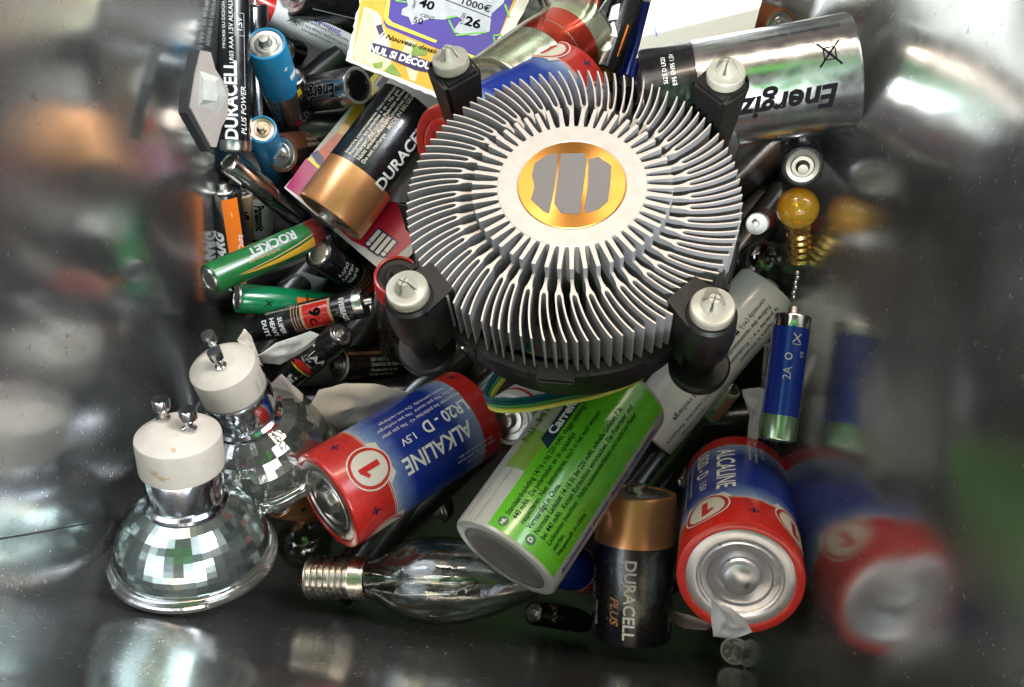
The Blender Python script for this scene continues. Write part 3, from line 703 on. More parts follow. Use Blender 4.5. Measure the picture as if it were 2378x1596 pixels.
battery('slim_battery', 'white battery with black letters, half buried above the yellow-swooshed green battery', 'battery',
        (598, 440), 63, (606, 572), .52, 4.4, [(.9, brownp), (4.4, white)], [('printed_name', ink_k, [T('Panasonic', 3.15, .0, .48, -90, .04)], 1)])
battery('green_battery', 'dark green battery with a yellow swoosh, red end and upside down white letters', 'battery',
        (737, 540), 65, (486, 650), .53, 4.5, [(3.95, greenp), (4.5, mat('dull_red_print', (.22, .02, .018), .35, coat=.2))],
        [('yellow_swoosh', gold_c, [poly([(.42, 3.95), (.08, 3.95), (.20, 3.3), (.28, 2.4), (.30, 1.5), (.27, .8), (.36, 1.4), (.44, 2.4), (.46, 3.2)])], 1), ('swoosh_edge', ink_t, [poly([(.01, 3.95), (-.03, 3.95), (.09, 3.2), (.19, 2.2), (.23, 1.2), (.23, .7), (.26, 1.2), (.22, 2.2), (.13, 3.2)])], 2),
         ('printed_name', ink_g, [T('ROCKET', 2.45, -.30, .50, -90, .035, shear=.2)], 1), ('printed_text', ink_t, [T('Ni-MH Rechargeable', 1.9, .0, .15, -90, .0)], 2)], near2=True)
battery('green_battery', 'bright green battery with a small orange square label', 'battery',
        (776, 712), 66, (551, 692), .53, 3.7, [(3.7, emerald)],
        [('orange_label', orangep, [rect(-.22, .5, 2.0, 2.75)], 1), ('printed_mark', ink_k, [T('Ni-MH', 2.4, -.1, .17, 180, .01), ring(-.0 + .18, 2.4, .14, .19), ring(.18, 2.4, .02, .06), T('X', .95, .1, .38, 0, 0)], 2)], from_neg=True)
def eveready(x0=0.0, cat='9'):
    return [('printed_text', ink_w, [T('SUPER', 1.42, x0 + .12, .24, 0, .03), T('HEAVY', 1.12, x0 + .12, .24, 0, .03), T('DUTY', .82, x0 + .08, .24, 0, .03), T('EVEREADY', 3.78, x0 + .08, .25, 0, .04, sx=.8)], 1),
            ('gold_stripes', ink_t, [rect(x0 - .6, x0 + .6, 1.86, 1.89), rect(x0 - .6, x0 + .6, 1.97, 2.00), rect(x0 - .6, x0 + .6, 2.08, 2.11), rect(x0 - .52, x0 + .52, 2.2, 3.35)], 1),
            ('red_square', redp, [rect(x0 - .45, x0 + .45, 2.3, 3.25)], 2), ('printed_mark', ink_k, [T('9', 2.75, x0 - .1, .55, 0, .05), T('C', 2.6, x0 + .22, .35, 20, .04)], 3),
            ('side_text', ink_cream, [T('WARNING: MAY EXPLODE IF RECHARGED', 2.1, x0 - .48, .13, -90, 0)], 1)]
battery('zinc_battery', 'black battery reading SUPER HEAVY DUTY with a red square and steel end', 'battery',
        (850, 702), 66, (581, 766), .53, 4.5, [(4.15, black), (4.5, steel)], eveready(.02), group='heavy duty zinc batteries', pos=steel)
battery('zinc_battery', 'black SUPER HEAVY DUTY battery tucked under the white edge of the magenta ticket', 'battery',
        (895, 690), 66, (738, 588), .56, 4.5, [(4.1, black), (4.5, steel)],
        [('printed_text', ink_w, [T('SUPER', 1.62, -.02, .24, 0, .03), T('HEAVY', 1.32, .0, .24, 0, .03), T('DUTY', 1.02, .0, .24, 0, .03)], 1), ('gold_stripes', ink_t, [rect(-.7, .7, 2.05, 2.10), rect(-.7, .7, 2.2, 2.25), rect(-.7, .7, 2.35, 2.4), rect(-.7, .7, 2.5, 2.55)], 1), ('red_square', redp, [rect(-.6, .6, 2.65, 3.9)], 1)], from_neg=True, group='heavy duty zinc batteries')
battery('slim_battery', 'black battery with red and yellow swoosh marked AA, above the torn papers', 'battery',
        (792, 775), 67, (640, 905), .50, 4.4, [(1.2, darkfoil), (4.4, black)],
        [('silver_edge', foil, [rect(.42, .75, .1, 4.3)], 1), ('red_swoosh', redp, [poly([(-.5, 2.15), (-.2, 2.55), (.2, 2.62), (.5, 2.35), (.5, 2.2), (.1, 2.3), (-.2, 2.2)])], 1), ('yellow_swoosh', ink_y, [poly([(-.5, 1.98), (-.2, 2.18), (.1, 2.26), (.5, 2.16), (.5, 2.08), (.1, 2.17), (-.2, 2.09)])], 2),
         ('printed_name', ink_w, [T('zer.', 1.38, .02, .56, 90, .04, shear=.2)], 1), ('printed_text', ink_w, [T('AA', 3.12, .22, .42, 0, .03), T('+', 3.45, -.32, .28, 0, .02), rect(-.15, -.12, 2.95, 3.4), T('1.2V', 2.85, -.1, .2, 0, .0), T('1000 mAh', 2.65, -.05, .14, 0, 0)], 1)])

# ------------------------------------------------------------------ big silver cell at the top right and its neighbours
battery('silver_battery', 'big silver battery with large upside down black letters, against the right wall', 'battery',
        (1497, 248), 75, (1978, 165), 1.69, 6.15, [(4.55, foil), (6.15, black)],
        [('printed_name', ink_k, [T('Energizer', 2.45, -.55, .92, 90, .03, shear=.25)], 1), ('printed_text', ink_w, [T('SIZE D LR20', 5.45, 1.0, .18, 0, .0), T('E95 EN95 1,5V', 5.2, 1.0, .18, 0, 0)], 1),
         ('crossed_bin_mark', ink_k, [poly([(.22, .6), (.26, .56), (.96, 1.16), (.92, 1.20)]), poly([(.92, .56), (.96, .6), (.26, 1.20), (.22, 1.16)]), rect(.40, .43, .7, 1.05), rect(.76, .79, .7, 1.05), rect(.43, .76, .7, .73), rect(.43, .76, 1.02, 1.05)], 1),
         ('side_text', ink_k, [T('Do not open battery, dispose of in fire', 1.7, 1.5, .16, 90, 0)], 1)], big=True)
battery('striped_battery', 'gold green foil battery with broad red stripes, right of the scratch ticket', 'battery',
        (1345, 85), 64, (1150, 235), 1.55, 5.2, [(5.0, mat('gold_green_foil', (.70, .68, .48), .22, .9, rvar=.06, bump=.3, bscale=2)), (5.2, steel)],
        [('red_stripe', mat('red_foil', (.62, .05, .02), .2, .85, coat=.3), [rect(-1.6, 1.6, 3.1, 4.0), rect(-1.7, .8, 2.35, 3.05), rect(-.3, 1.5, 1.1, 1.5)], 1)], near2=True)
battery('silver_battery', 'bare silver battery cut by the top edge, above the red striped one', 'battery',
        (1440, -190), 68, (1315, -20), 1.30, 5.0, [(5.0, chrome)], from_neg=True)
battery('slim_battery', 'black battery with bold white wavy pattern, behind the top cooler fins', 'battery',
        (1396, 175), 66, (1478, -60), .56, 4.6, [(4.6, black)],
        [('white_pattern', ink_w, [disk(.25, 3.8, .26, sy=.9), poly([(-.1, 3.3), (.4, 3.4), (.5, 3.0), (.2, 2.7), (.05, 3.0)]), poly([(.1, 2.6), (.45, 2.7), (.5, 2.0), (.2, 1.9)]), disk(.3, 1.4, .25)], 1), ('orange_line', ink_o, [rect(-.36, -.30, 2.6, 4.0)], 1)], pos=brass, near2=False)
battery('slim_battery', 'thin blue metallic battery between the white-patterned black one and the white card', 'battery',
        (1452, 190), 63, (1500, 20), .36, 4.0, [(4.0, royal)])
battery('slim_battery', 'white battery at the top edge behind the big silver battery', 'battery',
        (1880, -60), 66, (1872, 40), .95, 4.0, [(4.0, white)], near2=False)
battery('slim_battery', 'orange brown battery peeping over the big silver battery', 'battery',
        (1812, 62), 64, (1700, 20), .62, 4.4, [(4.4, mat('rust_orange_print', (.42, .12, .03), .3, coat=.3))])
battery('slim_battery', 'black battery at the top edge between white battery and scratch ticket', 'battery',
        (680, -10), 62, (880, 40), .75, 5.0, [(5.0, black)], [('grey_lines', ink_g, [rect(-.3, -.27, .3, 4.6)], 1)])
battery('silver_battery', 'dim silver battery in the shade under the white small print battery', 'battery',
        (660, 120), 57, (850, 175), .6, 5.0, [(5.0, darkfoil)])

# ------------------------------------------------------------------ right side
battery('slim_battery', 'black battery seen on its round metal end, below the big silver battery', 'battery',
        (1864, 388), 75, (1850, 290), .64, 5.0, [(5.0, black)], pos=mat('dark_nickel', (.13, .12, .10), .42, 1.0))
battery('slim_battery', 'white and red battery end beside the right edge of the cooler', 'battery',
        (1757, 520), 70, (1782, 508), .36, 3.6, [(2.9, redp), (3.6, white)], pos=white)
battery('blue_battery', 'royal blue battery with silver ends leaning on the right wall', 'battery',
        (1842, 732), 77, (1804, 1024), .55, 3.8, [(.75, mat('pale_green_foil', (.36, .48, .33), .22, .9)), (3.4, royal), (3.8, chrome)],
        [('printed_mark', ink_g, [T('X', 3.05, .2, .4, 0, .0), rect(.08, .34, 2.87, 2.89), T('CE', 2.6, .42, .17, 90, 0), ring(.02, 2.5, .07, .11), T('2A', 2.0, .05, .34, 90, .0)], 1)])
battery('blue_battery', 'narrow silver and blue battery along the left side of the royal blue one', 'battery',
        (1800, 800), 70, (1774, 1030), .34, 3.8, [(.4, chrome), (1.1, royal), (3.8, darkfoil)])
battery('white_battery', 'thick white battery with rows of small print under the front right cooler leg', 'battery',
        (1784, 671), 66, (1492, 1015), 1.16, 6.7, [(6.7, mat('glossy_white_label', (.82, .82, .82), .28, coat=.4, var=.04, dirt=((.5, .42, .3), .72, 3)))],
        [('printed_text', ink_k, [T(r, 4.9, .15 + .27 * i, .22, -90, .006) for i, r in enumerate(['correctly (+/-). Made in EU', 'Follow the recommended', 'la polarita + e -.  Produzione', 'Seguire le istruzioni'])] +
          [T('Do not recharge', 1.9, .45, .27, -90, .008), T('Non ricaricare  Rimettere', 1.4, .85, .22, -90, .0), T('Ne pas recharger', 1.4, 1.15, .18, -90, 0)], 1)], pos=white, neg=white)
battery('slim_battery', 'pale green battery with a pink band above the ALCALINE battery', 'battery',
        (1695, 900), 65, (1572, 1062), .44, 4.0, [(4.0, mat('pale_green_label', (.40, .52, .36), .35, coat=.2))], [('printed_text', ink_k, [T('RECHARGEABLE Ni-MH', 2.0, .05, .22, 90, .0), T('ALCALINE', 2.0, .28, .2, 90, .0)], 1), ('pink_band', mat('pink_ink', (.55, .25, .18), .4), [rect(.12, .5, .1, 3.9)], 0)])
battery('slim_battery', 'navy battery with a painted teal highlight above the copper topped PLUS battery', 'battery',
        (1602, 1105), 63, (1440, 1055), .60, 4.6, [(4.6, navy)], [('highlight_streak', mat('teal_highlight', (.01, .20, .26), .2, .7), [rect(-.3, .6, 3.5, 3.85)], 1)])  # teal strip is a highlight painted onto the navy sleeve
battery('slim_battery', 'thin black battery with tiny white print between ALKALINE and lime green batteries', 'battery',
        (1010, 1190), 62, (1150, 1085), .58, 4.5, [(4.5, softblack)], [('printed_text', ink_w, [T('DO NOT CONNECT IMPROPERLY', 2.2, .30, .17, -90, .0), T('Ni-MH 1.2V', 2.1, .0, .17, -90, .0)], 1)])
battery('slim_battery', 'white battery with a red ring under the coloured fan wires', 'battery',
        (1180, 975), 66, (1290, 900), .95, 4.8, [(3.9, white), (4.15, redp), (4.8, white)], near2=False)
battery('red_battery', 'glossy red ended battery between lime green battery and PLUS battery', 'battery',
        (1368, 1330), 66, (1230, 1290), .75, 5.0, [(3.6, royal), (3.7, white), (5.0, redp)], near2=True)
battery('red_battery', 'dark battery with a red rim behind the front left cooler leg', 'battery',
        (925, 640), 72, (930, 800), .80, 4.6, [(3.8, softblack), (4.6, redp)], near2=False, pos=blackpl)
battery('small_battery', 'tiny black battery with worn round contact below the lime green battery', 'battery',
        (1237, 1423), 66, (1395, 1450), .42, 3.6, [(3.6, black)], [('printed_text', ink_t, [T('AXX', 2.9, .1, .3, 0, .02)], 1)], near2=False)
battery('small_battery', 'small battery with crusty white corrosion, below the ALCALINE battery', 'battery',
        (1706, 1513), 68, (1700, 1440), .48, 4.0, [(3.95, mat('green_brown_sleeve', (.10, .10, .06), .5)), (4.0, white)], pos=mat('corroded_contact', (.30, .30, .22), .8, .2, dirt=((.62, .66, .58), .5, 6), bump=.8, bscale=10), near2=False)
# ------------------------------------------------------------------ dark cells seen in the gaps below everything
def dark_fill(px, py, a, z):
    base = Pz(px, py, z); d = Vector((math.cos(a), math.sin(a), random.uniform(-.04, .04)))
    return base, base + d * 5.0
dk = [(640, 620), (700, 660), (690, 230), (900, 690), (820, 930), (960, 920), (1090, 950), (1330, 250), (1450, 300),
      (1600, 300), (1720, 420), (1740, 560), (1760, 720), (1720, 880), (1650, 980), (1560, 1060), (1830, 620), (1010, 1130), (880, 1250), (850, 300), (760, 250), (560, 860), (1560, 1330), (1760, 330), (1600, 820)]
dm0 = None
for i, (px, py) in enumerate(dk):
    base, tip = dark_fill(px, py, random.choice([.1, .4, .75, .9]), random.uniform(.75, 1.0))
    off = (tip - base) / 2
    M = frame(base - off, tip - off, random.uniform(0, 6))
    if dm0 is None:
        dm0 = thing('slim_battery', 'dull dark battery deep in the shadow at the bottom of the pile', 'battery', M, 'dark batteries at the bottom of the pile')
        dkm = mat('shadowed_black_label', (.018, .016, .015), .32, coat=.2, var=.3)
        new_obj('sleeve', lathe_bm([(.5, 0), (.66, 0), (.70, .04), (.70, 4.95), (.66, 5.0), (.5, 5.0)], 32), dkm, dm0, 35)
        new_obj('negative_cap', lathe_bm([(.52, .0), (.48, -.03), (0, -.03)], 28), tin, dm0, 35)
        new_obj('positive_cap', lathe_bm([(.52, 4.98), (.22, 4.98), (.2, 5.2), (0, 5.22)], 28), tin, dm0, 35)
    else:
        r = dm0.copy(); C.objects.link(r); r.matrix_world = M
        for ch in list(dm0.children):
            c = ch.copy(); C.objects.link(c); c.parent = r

# ------------------------------------------------------------------ lamp bulbs
def spot_bulb(p_lens, S, p_top, refl, neckm, label, roll=0.0, rings=10, L=4.85, seed=1, cs=1.0):
    random.seed(seed)
    B, A = axis_pts(p_lens, S, p_top, L, True)
    root = thing('spot_lamp', label, 'lamp bulb', frame(B, A, roll), 'reflector lamp bulbs')
    # rim of thick glass
    new_obj('glass_rim', lathe_bm([(2.15, .02), (2.46, .0), (2.52, .06), (2.50, .16), (2.42, .20), (2.45, .26), (2.40, .34), (2.28, .37), (2.20, .34)], 72), glass_mat('rim_glass', (.60, .60, .54), .30, .06, body=.10, bodycol=(.35, .34, .28)), root, 50)
    new_obj('front_glass', lathe_bm([(2.44, .05), (0, .05)], 60), mat('frosted_front_glass', (.30, .31, .29), .2, .6), root)
    # flat faceted reflector: concave bell
    seg = 46; prof = []
    for k in range(rings + 1):
        t = k / rings; z = .36 + 1.75 * t; r = 1.14 + 1.14 * (1 - t ** 2.1) ** .72 ; prof.append((r, z))
    bm = bmesh.new(); rr = []
    for r, z in prof: rr.append([bm.verts.new((r * math.cos(2 * PI * i / seg), r * math.sin(2 * PI * i / seg), z)) for i in range(seg)])
    for a, b in zip(rr, rr[1:]):
        for i in range(seg):
            j = (i + 1) % seg
            vs = [a[i].co.copy(), a[j].co.copy(), b[j].co.copy(), b[i].co.copy()]
            c = sum(vs, Vector()) / 4; n = (vs[1] - vs[0]).cross(vs[3] - vs[0]).normalized()
            # each facet is a slightly pillowed, slightly tilted mirror
            tl = Vector((random.uniform(-1, 1), random.uniform(-1, 1), random.uniform(-1, 1))) * .004
            q = [bm.verts.new(v + n * (tl.dot((v - c).normalized()))) for v in vs]
            bm.faces.new(q)
    for ring_ in rr:
        for v in ring_: bm.verts.remove(v)
    ref = new_obj('reflector', bm, refl, root)
    new_obj('inner_lining', lathe_bm([(2.2, .38), (2.1, .8), (1.85, 1.35), (1.45, 1.8), (1.0, 2.04), (.3, 2.08)], 40), mat('dull_mirror_lining', (.10, .11, .10), .35, .8), ref, 40)
    # bright neck
    new_obj('neck', lathe_bm([(1.12, 2.08), (1.22, 2.14), (1.20, 2.24), (1.10, 2.32), (1.12, 2.4), (1.10, 3.30), (1.06, 3.39), (.9, 3.39)], 56), neckm, root, 30)
    base = new_obj('ceramic_base', lathe_bm([(.9, 3.40), (1.15, 3.40), (1.20, 3.45), (1.21, 4.42), (1.19, 4.50), (1.10, 4.57), (.75, 4.80), (.6, 4.84), (0, 4.84)], 56), cream, root, 35)
    base.scale = (cs, cs, 1.0)
    o = new_obj('printed_text', print_bm([T('50Hz', 3.85, -.95, .26, 90, .0), T('GU10', 3.85, -.62, .26, 90, 0), ], 1.205, .01), mat('faded_ink', (.35, .34, .33), .5), base)
    for s in (-1, 1):
        new_obj('pin', lathe_bm([(.20, 4.80), (.21, 4.92), (.12, 4.96), (.12, 5.19), (.23, 5.21), (.25, 5.24), (.25, 5.50), (.235, 5.54), (0, 5.54)], 28), chrome, base, 30, Matrix.Translation((0, s * .50, 0)))
    return root
fac = mat('faceted_mirror_glass', (.42, .50, .47), .14, .95, coat=.5)
nk = mat('polished_neck', (.66, .68, .72), .12, 1.0, rvar=.04, bump=.1, bscale=2)
spot_bulb((452, 1290), 75, (410, 986), fac, nk, 'mirrored faceted spotlight bulb in the lower left corner, two pins up', roll=-.85, seed=3)
spot_bulb((620, 1058), 67.5, (507, 832), facet_w, nk, 'clear faceted spotlight bulb leaning behind the mirrored one', roll=1.5, seed=5, cs=.86, rings=7)

def screw_bulb():
    B, A = axis_pts((706, 1340), 69, (1272, 1352), 8.3, True)
    root = thing('screw_lamp', 'clear candle bulb with ribbed grey screw cap, lying below the ALKALINE battery', 'lamp bulb', frame(B, A))
    prof = [(.35, 0), (.55, .12), (.62, .2)]
    for k in range(7 * 6 + 1): prof.append((.665 + .055 * math.cos(2 * PI * k / 6), .26 + .215 * k / 6))
    prof += [(.70, 1.80), (.71, 2.25), (.69, 2.3), (.66, 2.3)]
    cap = new_obj('screw_cap', lathe_bm(prof, 48), mat('tarnished_screw_cap', (.56, .52, .44), .27, 1.0, rvar=.1, dirt=((.3, .2, .1), .62, 3)), root, 60)
    new_obj('contact', lathe_bm([(.36, 0), (.3, -.12), (0, -.16)], 24), softblack, cap, 40)
    new_obj('solder_dot', lathe_bm([(.0, -.06), (.1, .0), (.0, .09)], 12), chrome, cap, 60, Matrix.Translation((.62, -.28, 2.15)))
    g = [(r_ * .93 if r_ > .7 else r_, z_) for r_, z_ in [(.62, 2.28), (.66, 2.45), (.9, 2.8), (1.22, 3.3), (1.46, 4.0), (1.52, 4.7), (1.44, 5.5), (1.22, 6.4), (.88, 7.2), (.5, 7.9), (.2, 8.25), (0, 8.3)]]
    new_obj('glass_bulb', lathe_bm(g, 56), glass, root, 80)
    # inner capsule, its mount and wires
    new_obj('stem_mount', lathe_bm([(0, 2.3), (.5, 2.3), (.42, 2.7), (.30, 3.1), (.34, 3.25), (.22, 3.4), (0, 3.42)], 20), smoky, root, 40)
    new_obj('capsule', lathe_bm([(.0, 3.45), (.18, 3.5), (.30, 3.75), (.34, 4.6), (.34, 5.3), (.22, 5.6), (.1, 5.9), (0, 6.0)], 28), glass_mat('capsule_glass', (.95, .93, .88), .22, .03), root, 60)
    b = tube_bm([Vector((.0, .12, 3.2)), Vector((.02, .14, 3.9)), Vector((.06, .02, 4.4)), Vector((.02, -.08, 5.0)), Vector((0, 0, 5.4))], .022, 6)
    new_obj('filament', b, chrome, root)
    new_obj('support_plate', box_bm(.10, .13, -.12, .12, 3.9, 4.75), mat('warm_nickel_plate', (.8, .62, .45), .25, 1.0), root)
    new_obj('support_wire', tube_bm([Vector((.3, .35, 2.5)), Vector((.45, .5, 3.6)), Vector((.42, .45, 5.2)), Vector((.1, .1, 5.9))], .03, 6), steel, root)
screw_bulb()

def ball_bulb(name, label, p, S, r, glassm, base_p, capm, capL=1.1, capr=.45, fil=True, group=None, thread=5):
    A, B = axis_pts(p, S, base_p, r + capL, False)
    d = (B - A).normalized()
    root = thing(name, label, 'lamp bulb', frame(B, A), group)
    prof = [(0, 0), (capr * .6, .02)]
    for k in range(thread * 6 + 1): prof.append((capr * (.93 + .07 * math.cos(2 * PI * k / 6)), .08 + (capL - .3) * k / (thread * 6)))
    prof += [(capr, capL - .15), (capr * 1.03, capL)]
    new_obj('screw_cap', lathe_bm(prof, 36), capm, root, 50)
    g = [(capr * .95, capL - .03)]
    a0 = math.acos(min(.95, capr * .95 / r))
    for k in range(15):
        a = -a0 + (PI / 2 + a0) * k / 14; g.append((max(0, r * math.cos(a)), capL + r * math.sin(a0) + r * math.sin(a) - .02))
    new_obj('glass_bulb', lathe_bm(g, 40), glassm, root, 80)
    if fil:
        z = capL + r * .6
        new_obj('filament', tube_bm([Vector((0, -.12, capL)), Vector((.05, -r * .4, z)), Vector((.1, 0, z + .1)), Vector((.05, r * .4, z)), Vector((0, .12, capL))], .025, 6), brass, root)
ball_bulb('small_bulb', 'little amber bulb with a brass screw cap near the right wall', (1852, 474), 73, .66, amber, (1860, 604), brass, 1.5, .42)
ball_bulb('small_bulb', 'clear round bulb half under the cooler above the white tube battery', (1775, 620), 62, 1.0, smoky, (1700, 560), steel, 1.2, .5)
ball_bulb('small_bulb', 'dark clear bulb lying between the two spotlight bulbs and the candle bulb cap', (715, 1262), 62, 1.05, smoky, (640, 1180), brass, 1.4, .5)
ball_bulb('small_bulb', 'tiny brown bulb beside the corroded battery, at the foot of the right wall', (1765, 1500), 66, .38, smoky, (1772, 1450), brass, .8, .25, fil=False)

# ------------------------------------------------------------------ flat printed cards
def card(name, label, cat, corners, prints, m, thick=.045, jag=(), bend=0.0):
    """corners: (px, py, S) of the card in order; prints given in card coordinates with x along corner 0 to 1 and y along corner 0 to 3"""
    pts = [P(*c) for c in corners]; o = pts[0]; x = (pts[1] - o).normalized(); n = (pts[1] - o).cross(pts[3] - o).normalized()
    if n.dot(CAMLOC - o) < 0: n = -n; fl = True
    else: fl = False
    y = n.cross(x)
    M = Matrix((x, y, n)).transposed().to_4x4(); M.translation = o
    root = thing(name, label, cat, M)
    MI = M.inverted(); loc = [(MI @ p).xy for p in pts]
    outline = []
    for i in range(4):
        a = loc[i]; b = loc[(i + 1) % 4]; k = 26 if i in jag else 3
        for j in range(k):
            q = a + (b - a) * j / k
            if i in jag and j: q = q + Vector((random.uniform(-.03, .03), random.uniform(-.035, .035)))
            outline.append((q.x, q.y))
    new_obj('card_sheet', prism_bm(outline, -thick, 0), m, root)
    for pr in prints(M, MI, loc):
        for sh in pr[2]: new_obj(pr[0], print_bm([sh], None, .004 + .006 * pr[3]), pr[1], root)
    return root
def to_card(MI, px, py):
    """a photo point laid on the card plane, in card coordinates"""
    o = MI @ CAMLOC; d = MI.to_3x3() @ ray(px, py); t = -o.z / d.z; q = o + d * t; return (q.x, q.y)
def crop6(cx, cy): return (800 + cx / 3.895, cy / 3.895)
def scratch_prints(M, MI, loc):
    q = lambda cx, cy: to_card(MI, *crop6(cx, cy))
    def pl(*pts): return poly([q(*p) for p in pts])
    def tx(s, cx, cy, size, ang, **k):
        x, y = q(cx, cy); x2, y2 = q(cx + 100 * math.cos(ang), cy + 100 * math.sin(ang)); return T(s, y, x, size, math.degrees(math.atan2(y2 - y, x2 - x)), **k)
    a = math.radians(17)
    out = [('printed_background', gold_c, [pl((190, -300), (70, 520), (90, 545), (900, 860), (1230, 730), (1290, 560), (1700, -300))], 0),
           ('printed_pale_area', mat('pale_lemon_card', (.62, .58, .36), .4, var=.2), [pl((180, 60), (75, 500), (100, 545), (420, 665), (420, 400), (330, 200), (300, 110)), pl((560, 350), (640, 380), (700, 560), (640, 740), (590, 720), (520, 480))], 1),
           ('purple_panel', purp, [pl((395, -300), (355, 205), (380, 250), (1260, 620), (1300, 560), (1650, -300))], 2),
           ('yellow_line', yel, [pl((415, -300), (358, 160), (368, 205), (400, 232), (820, 392), (840, 372), (430, 205), (395, 165), (448, -300)), pl((1110, 485), (1262, 545), (1255, 575), (1105, 515))], 3),
           ('scratched_area', scratch, [pl((620, -200), (560, 0), (575, 60), (520, 90), (515, 140), (580, 160), (610, 230), (660, 210), (770, 175), (900, 185), (1000, 150), (1060, 175), (980, 290), (1060, 320), (1180, 330), (1310, 290), (1330, 130), (1440, 30), (1480, -200)),], 4),
           ('green_rays', mat('ray_green', (.18, .48, .10), .4), [pl((920, 160), (1010, 145), (1015, 160), (930, 180)), pl((935, 190), (950, 185), (1010, 310), (990, 305)), pl((1000, 318), (1280, 290), (1285, 305), (1010, 335)), pl((1440, 50), (1460, 45), (1500, 170), (1480, 160)), pl((460, 5), (560, 20), (560, 35), (462, 20)), pl((1340, 320), (1420, 315), (1420, 330), (1350, 335)), pl((1340, 335), (1355, 335), (1370, 400), (1352, 395))], 5),
           ('printed_numbers', ink_k, [tx('40', 745, 50, .52, a, bold=.03), tx('1000€', 1185, 55, .42, a, bold=.01), tx('26', 1160, 215, .56, a, bold=.03), tx('VT-SIX', 1072, 175, .18, -PI / 2 + .25, bold=0), tx('50', 665, 195, .36, a - .1, bold=0), tx('CENT', 750, 160, .20, a, bold=0), tx('GRATTEZ', 640, 20, .15, -PI / 2 + .3, bold=0)], 6),
           ('printed_line', ink_k, [pl((880, -5), (882, -12), (1335, 165), (1333, 172))], 5),
           ('headline_shadow', darkp, [pl((248, 400), (262, 392), (480, 455), (900, 610), (890, 680), (640, 640), (480, 570), (240, 470))], 3),
           ('headline', ink_w, [tx('NUL SI DÉCOUVERT', 600, 555, .40, a, bold=.035, sx=.80)], 4),
           ('printed_text', ink_k, [tx('! Nouveau dessin', 590, 400, .29, a, bold=.02, shear=.3)], 3),
           ('bottle_picture', mat('bottle_picture_pale', (.60, .58, .50), .4), [pl((265, 145), (300, 120), (330, 160), (355, 300), (400, 430), (390, 470), (260, 420), (300, 310), (270, 200))], 2),
           ('bottle_label', darkp, [pl((283, 240), (335, 222), (355, 290), (315, 325))], 3),
           ('leaf_picture', mat('leaf_picture_green', (.20, .30, .05), .4, var=.3), [pl((250, 580), (350, 560), (340, 620), (280, 620)), pl((360, 640), (430, 575), (520, 690), (430, 680)), pl((620, 400), (760, 460), (740, 500), (600, 520))], 3)]
    return out
card('scratch_ticket', 'torn purple and yellow scratch card with grey scratched numbers, upper middle', 'ticket',
     [(803, 140, 70), (1104, 262, 70), (1262, -90, 66), (862, -110, 66)], scratch_prints, mat('card_white_edge', (.72, .68, .62), .5), jag=(0, 1, 3))
def crop2(cx, cy): return (380 + cx / 3.895, 300 + cy / 3.895)
def illi_prints(M, MI, loc):
    q = lambda cx, cy: to_card(MI, *crop2(cx, cy))
    def pl(*pts): return poly([q(*p) for p in pts])
    def tx(s, cx, cy, size, ang, **k):
        x, y = q(cx, cy); x2, y2 = q(cx + 100 * math.cos(ang), cy + 100 * math.sin(ang)); return T(s, y, x, size, math.degrees(math.atan2(y2 - y, x2 - x)), **k)
    return [('magenta_field', pinkm, [pl((1105, 525), (1290, 265), (1460, 330), (1750, 700), (1500, 830), (1350, 700))], 1),
            ('crimson_field', redcard, [pl((1500, 830), (1750, 600), (2300, 700), (2500, 800), (2150, 1110), (2070, 1195), (1700, 1010))], 2),
            ('orange_field', mat('flame_card', (.70, .10, .015), .35, coat=.2, var=.3, vscale=.8), [pl((1400, 200), (1560, 40), (1800, 100), (1600, 400), (1440, 310))], 1),
            ('gold_field', gold_c, [pl((1560, 40), (1830, -360), (2100, -300), (1800, 100))], 1),
            ('purple_band', darkp, [pl((1330, 225), (1395, 195), (1450, 260), (1440, 320), (1420, 350)), pl((1765, -340), (1795, -380), (1875, -290), (1840, -180), (1815, -210), (1830, -285)), pl((1925, -400), (2050, -560), (2110, -540), (1960, -360))], 3),
            ('yellow_band', yel, [pl((1300, 275), (1325, 258), (1425, 345), (1410, 375)), pl((1800, -380), (1990, -590), (2030, -580), (1900, -410), (1920, -330), (1880, -290))], 4),
            ('logo_shadow', darkp, [tx('illi', 1970, 1030, 1.05, math.radians(215), bold=.09)], 4),
            ('logo', ink_w, [tx('illi', 1970, 1030, 1.05, math.radians(215), bold=.03)], 5)]
card('lottery_ticket', 'magenta and orange card with white lower edge, under a copper ended battery', 'ticket',
     [(660, 436, 63), (900, 642, 65), (1240, 330, 62), (915, 125, 60)], illi_prints, mat('ticket_stock', (.70, .66, .62), .5))
def blank(M, MI, loc): return []
def blue_marks(M, MI, loc):
    q = lambda px, py: to_card(MI, px, py)
    return [('pen_mark', mat('pale_blue_ink', (.25, .32, .75), .4), [poly([q(1516, 60), q(1522, 58), q(1527, 84), q(1524, 86)]), poly([q(1537, 33), q(1547, 30), q(1546, 38), q(1540, 36)]), poly([q(1550, 0), q(1556, 0), q(1558, 8), q(1552, 6)])], 1)]
card('white_card', 'blank white card glaring in the daylight above the big silver battery', 'card',
     [(1478, 135, 72), (1752, 66, 71), (1850, -300, 68), (1590, -300, 68)], blue_marks, mat('bright_white_card', (.86, .86, .86), .5))

